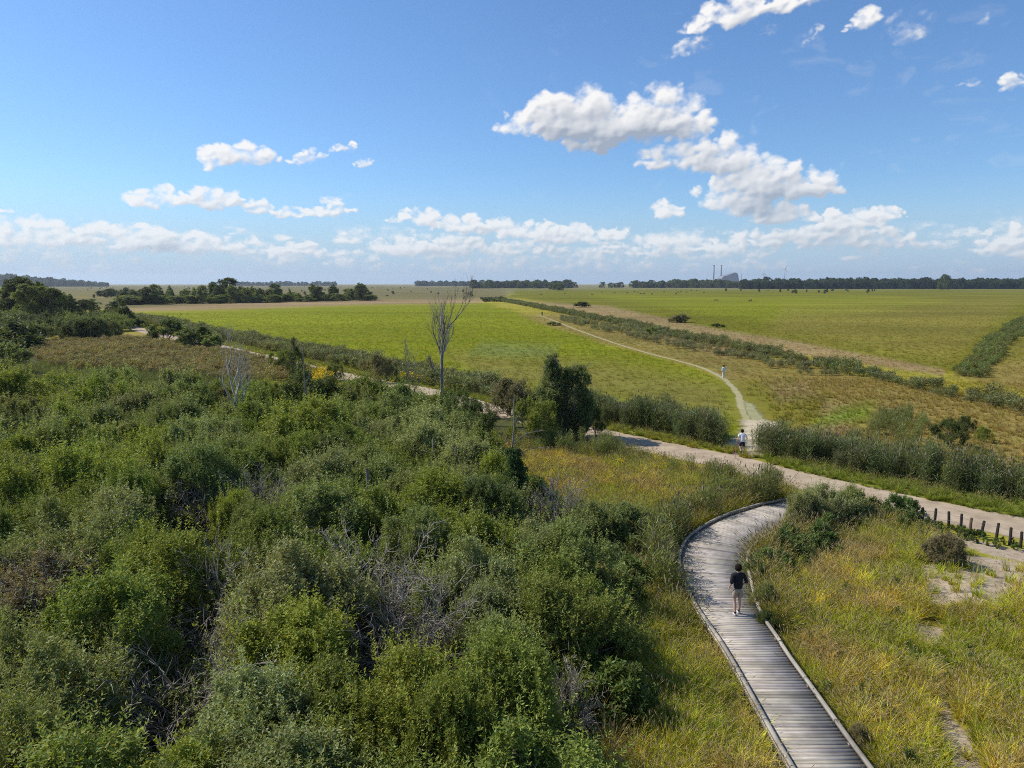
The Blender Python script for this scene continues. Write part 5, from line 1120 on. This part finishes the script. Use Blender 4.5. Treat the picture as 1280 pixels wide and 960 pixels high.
# cloud cover as a function of direction (azimuth, elevation in degrees)
def px2ae(px, py):
    r = ray(px, py); return math.degrees(math.atan2(r[0], r[1])), math.degrees(math.atan2(r[2], math.hypot(r[0], r[1])))
CL = [  # px, py, half width px, half height px, tilt deg, weight
 (755, 152, 88, 38, 0, 1), (825, 142, 70, 34, 0, 1), (700, 145, 46, 30, 0, 1), (655, 155, 36, 20, 0, .9), (860, 160, 40, 26, 0, 1), (740, 175, 56, 20, 0, .95),
 (905, 195, 48, 30, 0, .85), (850, 198, 60, 20, 0, .8), (940, 215, 60, 26, 0, 1), (985, 232, 74, 22, 0, 1), (1035, 233, 34, 14, 0, .9), (920, 248, 64, 26, 0, .95), (975, 268, 50, 18, 0, .9),
 (838, 262, 24, 14, 0, .95), (1060, 275, 50, 16, 0, 1), (1105, 268, 32, 11, 0, .9), (1030, 292, 90, 14, 0, .8), (1110, 300, 46, 16, 0, .8), (975, 300, 70, 14, 0, .8),
 (925, 14, 70, 24, -12, 1), (985, 4, 60, 14, -8, .9), (870, 30, 24, 12, -20, .5), (1078, 27, 26, 13, -20, .8), (1012, 47, 20, 9, -30, .6), (1130, 35, 40, 24, 0, .45), (865, 58, 34, 10, -18, .6), (968, 38, 24, 8, -12, .45),
 (1208, 105, 18, 8, -5, .6), (1266, 104, 26, 12, -20, .7), (1225, 25, 16, 10, 0, .35), (1262, 298, 44, 18, 0, 1), (1270, 312, 60, 14, 0, .8),
 (305, 194, 50, 18, 0, 1), (268, 200, 20, 14, 0, .8), (388, 197, 26, 11, -12, .85), (430, 185, 20, 7, -20, .7), (452, 204, 14, 6, -8, .7),
 (200, 248, 46, 16, 0, .95), (270, 250, 52, 14, 0, 1), (325, 260, 26, 9, 0, .8), (370, 266, 22, 10, 0, .85), (415, 263, 34, 9, -4, .85), (420, 249, 26, 5, -12, .6), (5, 265, 14, 6, 0, .7), (102, 276, 20, 4, 4, .4),
 (525, 270, 26, 13, 0, 1), (570, 280, 46, 13, 0, .9), (640, 287, 70, 14, 0, .9), (720, 294, 70, 14, 0, .95), (770, 295, 24, 9, 0, .8), (490, 278, 16, 5, 0, .5),
 (500, 309, 50, 14, 0, .8), (560, 308, 60, 12, 0, .85), (640, 312, 60, 10, 0, .7), (850, 308, 46, 13, 0, .85), (780, 315, 60, 10, 0, .7), (910, 306, 40, 12, 0, .85), (818, 298, 16, 6, 0, .6),
 (50, 295, 80, 20, 0, .85), (150, 298, 80, 20, 0, .85), (235, 305, 70, 17, 0, .8), (320, 312, 50, 12, 0, .7), (378, 312, 34, 11, 0, .85), (440, 325, 40, 9, 0, .6), (20, 315, 80, 14, 0, .6),
]
# the clouds are computed procedurally on an azimuth/elevation grid: cover first, then lit edges and grey undersides painted into its colour
AZ0, AZ1, EL0, EL1, NU, NV = -60., 60., -1., 33., 2640, 1020
cu, cv = np.meshgrid(np.linspace(AZ0, AZ1, NU), np.linspace(EL0, EL1, NV))
ff = 1/(.35+.65*sstep(cv/14.))                      # finer structure towards the horizon
def rfbm(x, y, seed, o=6):
    r = 0; a_ = .5; t = 0
    for i_ in range(o):
        x, y = x*.80-y*.60+3.1, x*.60+y*.80+1.7; r = r+a_*vnoise(x, y, seed+i_*13); t += a_; a_ *= .52; x = x*2.03; y = y*2.03
    return r/t
sq = 1.35                                            # clouds are a little flattened
wx = cu+(rfbm(cu*1.1, cv*1.1*sq, 501, 5)-.5)*1.15; wy = cv+(rfbm(cu*1.1+40, cv*1.1*sq, 531, 5)-.5)*.8
cov = np.zeros_like(cu); crg = np.random.default_rng(91)
def puff(a0, e0, ra, re, wt):
    j0 = np.searchsorted(cu[0], a0-ra-1.); j1 = np.searchsorted(cu[0], a0+ra+1.); i0 = np.searchsorted(cv[:, 0], e0-re-.8); i1 = np.searchsorted(cv[:, 0], e0+re+.8)
    if j1 <= j0 or i1 <= i0: return
    r2 = ((wx[i0:i1, j0:j1]-a0)/ra)**2+((wy[i0:i1, j0:j1]-e0)/re)**2
    m_ = np.clip(1-r2, 0, 1)*wt; p_ = cov[i0:i1, j0:j1]; cov[i0:i1, j0:j1] = np.maximum(p_, m_)+.22*np.minimum(p_, m_)
for (px, py, hw, hh, tl, wt) in CL:
    a0, e0 = px2ae(px, py); sa_ = abs(px2ae(px+hw, py)[0]-a0); se_ = abs(e0-px2ae(px, py+hh)[1])
    c_, s_ = math.cos(R(-tl)), math.sin(R(-tl)); soft = wt if wt > .65 else wt*.6
    puff(a0, e0-se_*.1, sa_*.86, se_*.72, soft*.62)
    n_ = int(np.clip(12*sa_/max(se_, .3), 12, 70))
    for _ in range(n_):
        th = crg.uniform(0, 2*np.pi); q_ = crg.uniform(.25, .9)**.6; u_ = math.cos(th)*q_; v_ = math.sin(th)*q_
        if v_ < -.25: v_ = -.25-(v_+.25)*-.4
        rr_ = se_*crg.uniform(.28, .62)*(1.1-.5*abs(u_)); dx, dy = u_*sa_, v_*se_*.85
        puff(a0+dx*c_-dy*s_, e0+dx*s_+dy*c_, rr_*1.35, rr_, soft*crg.uniform(.45, .9))
kk = sstep(cv/13.)
bank = (rfbm(cu*.16, cv*.75, 601, 6)*2.6-1.0)*np.exp(-((cv-2.4)/1.6)**2)
bank2 = (rfbm(cu*.5, cv*2.0, 609, 6)*3.0-1.25)*np.exp(-((cv-2.6)/1.5)**2); cov = np.maximum(cov, np.clip(np.maximum(bank, bank2)-.02, 0, 1)*.72)
det = (rfbm(cu*1.5, cv*1.9, 611, 7)-.5)*(1.15-.15*kk)
cov2 = cov+det*np.clip(cov*5, 0, 1)
al = sstep((cov2-.02)/(.70+.20*kk))
wisp = sstep((rfbm(cu*.5+(fbm(cu*.2, cv*.3, 650)-.5)*5, cv*1.0, 655, 6)-.60)/.22)*.10*np.clip((cv-2)/4, 0, 1)*sstep((cu+10)/30.)
def soften(f, k):
    for _ in range(2):
        for ax_ in (0, 1): f = (np.roll(f, k, ax_)+np.roll(f, -k, ax_)+f*2)/4
    return f
ht = soften(np.clip(cov2, 0, 1.6), 2); hb = soften(soften(soften(ht, 4), 8), 14); base = soften(soften(soften(soften(al, 5), 10), 18), 26)
rel = ht-np.roll(ht, (-5, 4), (0, 1)); rel2 = hb-np.roll(hb, (-16, 10), (0, 1)); top = base-np.roll(base, (-34, 14), (0, 1))
low = np.exp(-np.clip(cv, 0, 99)/5.)
lum = .85+.36*np.clip(rel, -.3, .3)+.42*np.clip(rel2, -.6, .5)+.50*np.clip(top, -.35, .10)-.20*sstep((hb-.40)/.6)
t_ = np.clip((lum-.50)/.45, 0, 1)[..., None]; crgb = (1-t_)*np.array([.36, .41, .50])+t_*np.array([1., .985, .965])
crgb = crgb*(1-.35*low[..., None])+np.array([.68, .77, .88])*.35*low[..., None]
ab = np.maximum(al*(.98-.28*low), wisp)
im = bpy.data.images.new('cloud_cover', NU, NV, alpha=True, float_buffer=True); im.colorspace_settings.name = 'Non-Color'; im.alpha_mode = 'CHANNEL_PACKED'
im.pixels.foreach_set(np.concatenate([crgb, ab[..., None]], 2).astype(np.float32).ravel()); im.update()
def M(op, a, b=None, c=None, clamp=False):
    n = nt.nodes.new('ShaderNodeMath'); n.operation = op; n.use_clamp = clamp
    for k, q_ in enumerate((a, b, c)):
        if q_ is None: continue
        if isinstance(q_, (int, float)): n.inputs[k].default_value = q_
        else: nt.links.new(q_, n.inputs[k])
    return n.outputs[0]
tc = nt.nodes.new('ShaderNodeTexCoord'); sx = nt.nodes.new('ShaderNodeSeparateXYZ'); ln.new(tc.outputs['Generated'], sx.inputs[0])
azn = M('MULTIPLY', M('ARCTAN2', sx.outputs[0], sx.outputs[1]), 57.29578); eln = M('MULTIPLY', M('ARCSINE', sx.outputs[2]), 57.29578)
cb = nt.nodes.new('ShaderNodeCombineXYZ'); ln.new(M('MULTIPLY_ADD', azn, 1/(AZ1-AZ0), -AZ0/(AZ1-AZ0)), cb.inputs[0]); ln.new(M('MULTIPLY_ADD', eln, 1/(EL1-EL0), -EL0/(EL1-EL0)), cb.inputs[1])
ci = nt.nodes.new('ShaderNodeTexImage'); ci.image = im; ci.interpolation = 'Cubic'; ci.extension = 'CLIP'; ln.new(cb.outputs[0], ci.inputs[0])
def smap(x, a, b, lo=0., hi=1., typ='SMOOTHSTEP'):
    n = nt.nodes.new('ShaderNodeMapRange'); n.interpolation_type = typ; ln.new(x, n.inputs[0])
    for k, q_ in enumerate((a, b, lo, hi)): n.inputs[k+1].default_value = q_
    return n.outputs[0]
sky = nt.nodes.new('ShaderNodeTexSky'); sky.sky_type = 'NISHITA'; sky.sun_disc = False; sky.sun_elevation = SUN_EL; sky.sun_rotation = SUN_AZ; sky.altitude = 0; sky.air_density = 1.0; sky.dust_density = .3; sky.ozone_density = 1.6
skyb = nt.nodes.new('ShaderNodeHueSaturation'); skyb.inputs['Saturation'].default_value = 1.0; skyb.inputs['Value'].default_value = 1.; ln.new(sky.outputs[0], skyb.inputs['Color'])
SKYS = .105
cs = nt.nodes.new('ShaderNodeVectorMath'); cs.operation = 'SCALE'; ln.new(ci.outputs['Color'], cs.inputs[0]); cs.inputs['Scale'].default_value = 1.0/SKYS
tint = nt.nodes.new('ShaderNodeMix'); tint.data_type = 'RGBA'; tint.blend_type = 'MULTIPLY'; tint.inputs[0].default_value = 1; ln.new(skyb.outputs[0], tint.inputs[6]); tint.inputs[7].default_value = (.79, 1.08, 1.40, 1)
hzm = nt.nodes.new('ShaderNodeMix'); hzm.data_type = 'RGBA'; ln.new(smap(eln, 8., -.5, 0., .97), hzm.inputs[0]); ln.new(tint.outputs[2], hzm.inputs[6]); hzm.inputs[7].default_value = (.45/SKYS, .605/SKYS, .78/SKYS, 1)
mixc = nt.nodes.new('ShaderNodeMix'); mixc.data_type = 'RGBA'; ln.new(ci.outputs['Alpha'], mixc.inputs[0]); ln.new(hzm.outputs[2], mixc.inputs[6]); ln.new(cs.outputs[0], mixc.inputs[7])
bg = nt.nodes.new('ShaderNodeBackground'); bg.inputs['Strength'].default_value = SKYS; ln.new(mixc.outputs[2], bg.inputs[0]); wo = nt.nodes.new('ShaderNodeOutputWorld'); ln.new(bg.outputs[0], wo.inputs[0])
w.cycles.sampling_method = 'MANUAL'; w.cycles.sample_map_resolution = 512
S.view_settings.view_transform = 'Standard'; S.view_settings.look = 'None'; S.view_settings.gamma = 1; S.view_settings.exposure = 0.
c_ = S.cycles; c_.max_bounces = 6; c_.diffuse_bounces = 2; c_.glossy_bounces = 2; c_.transmission_bounces = 4; c_.transparent_max_bounces = 12; c_.volume_bounces = 0; c_.use_denoising = False
c_.filter_width = 1.0
S.render.resolution_x = 1024; S.render.resolution_y = 768
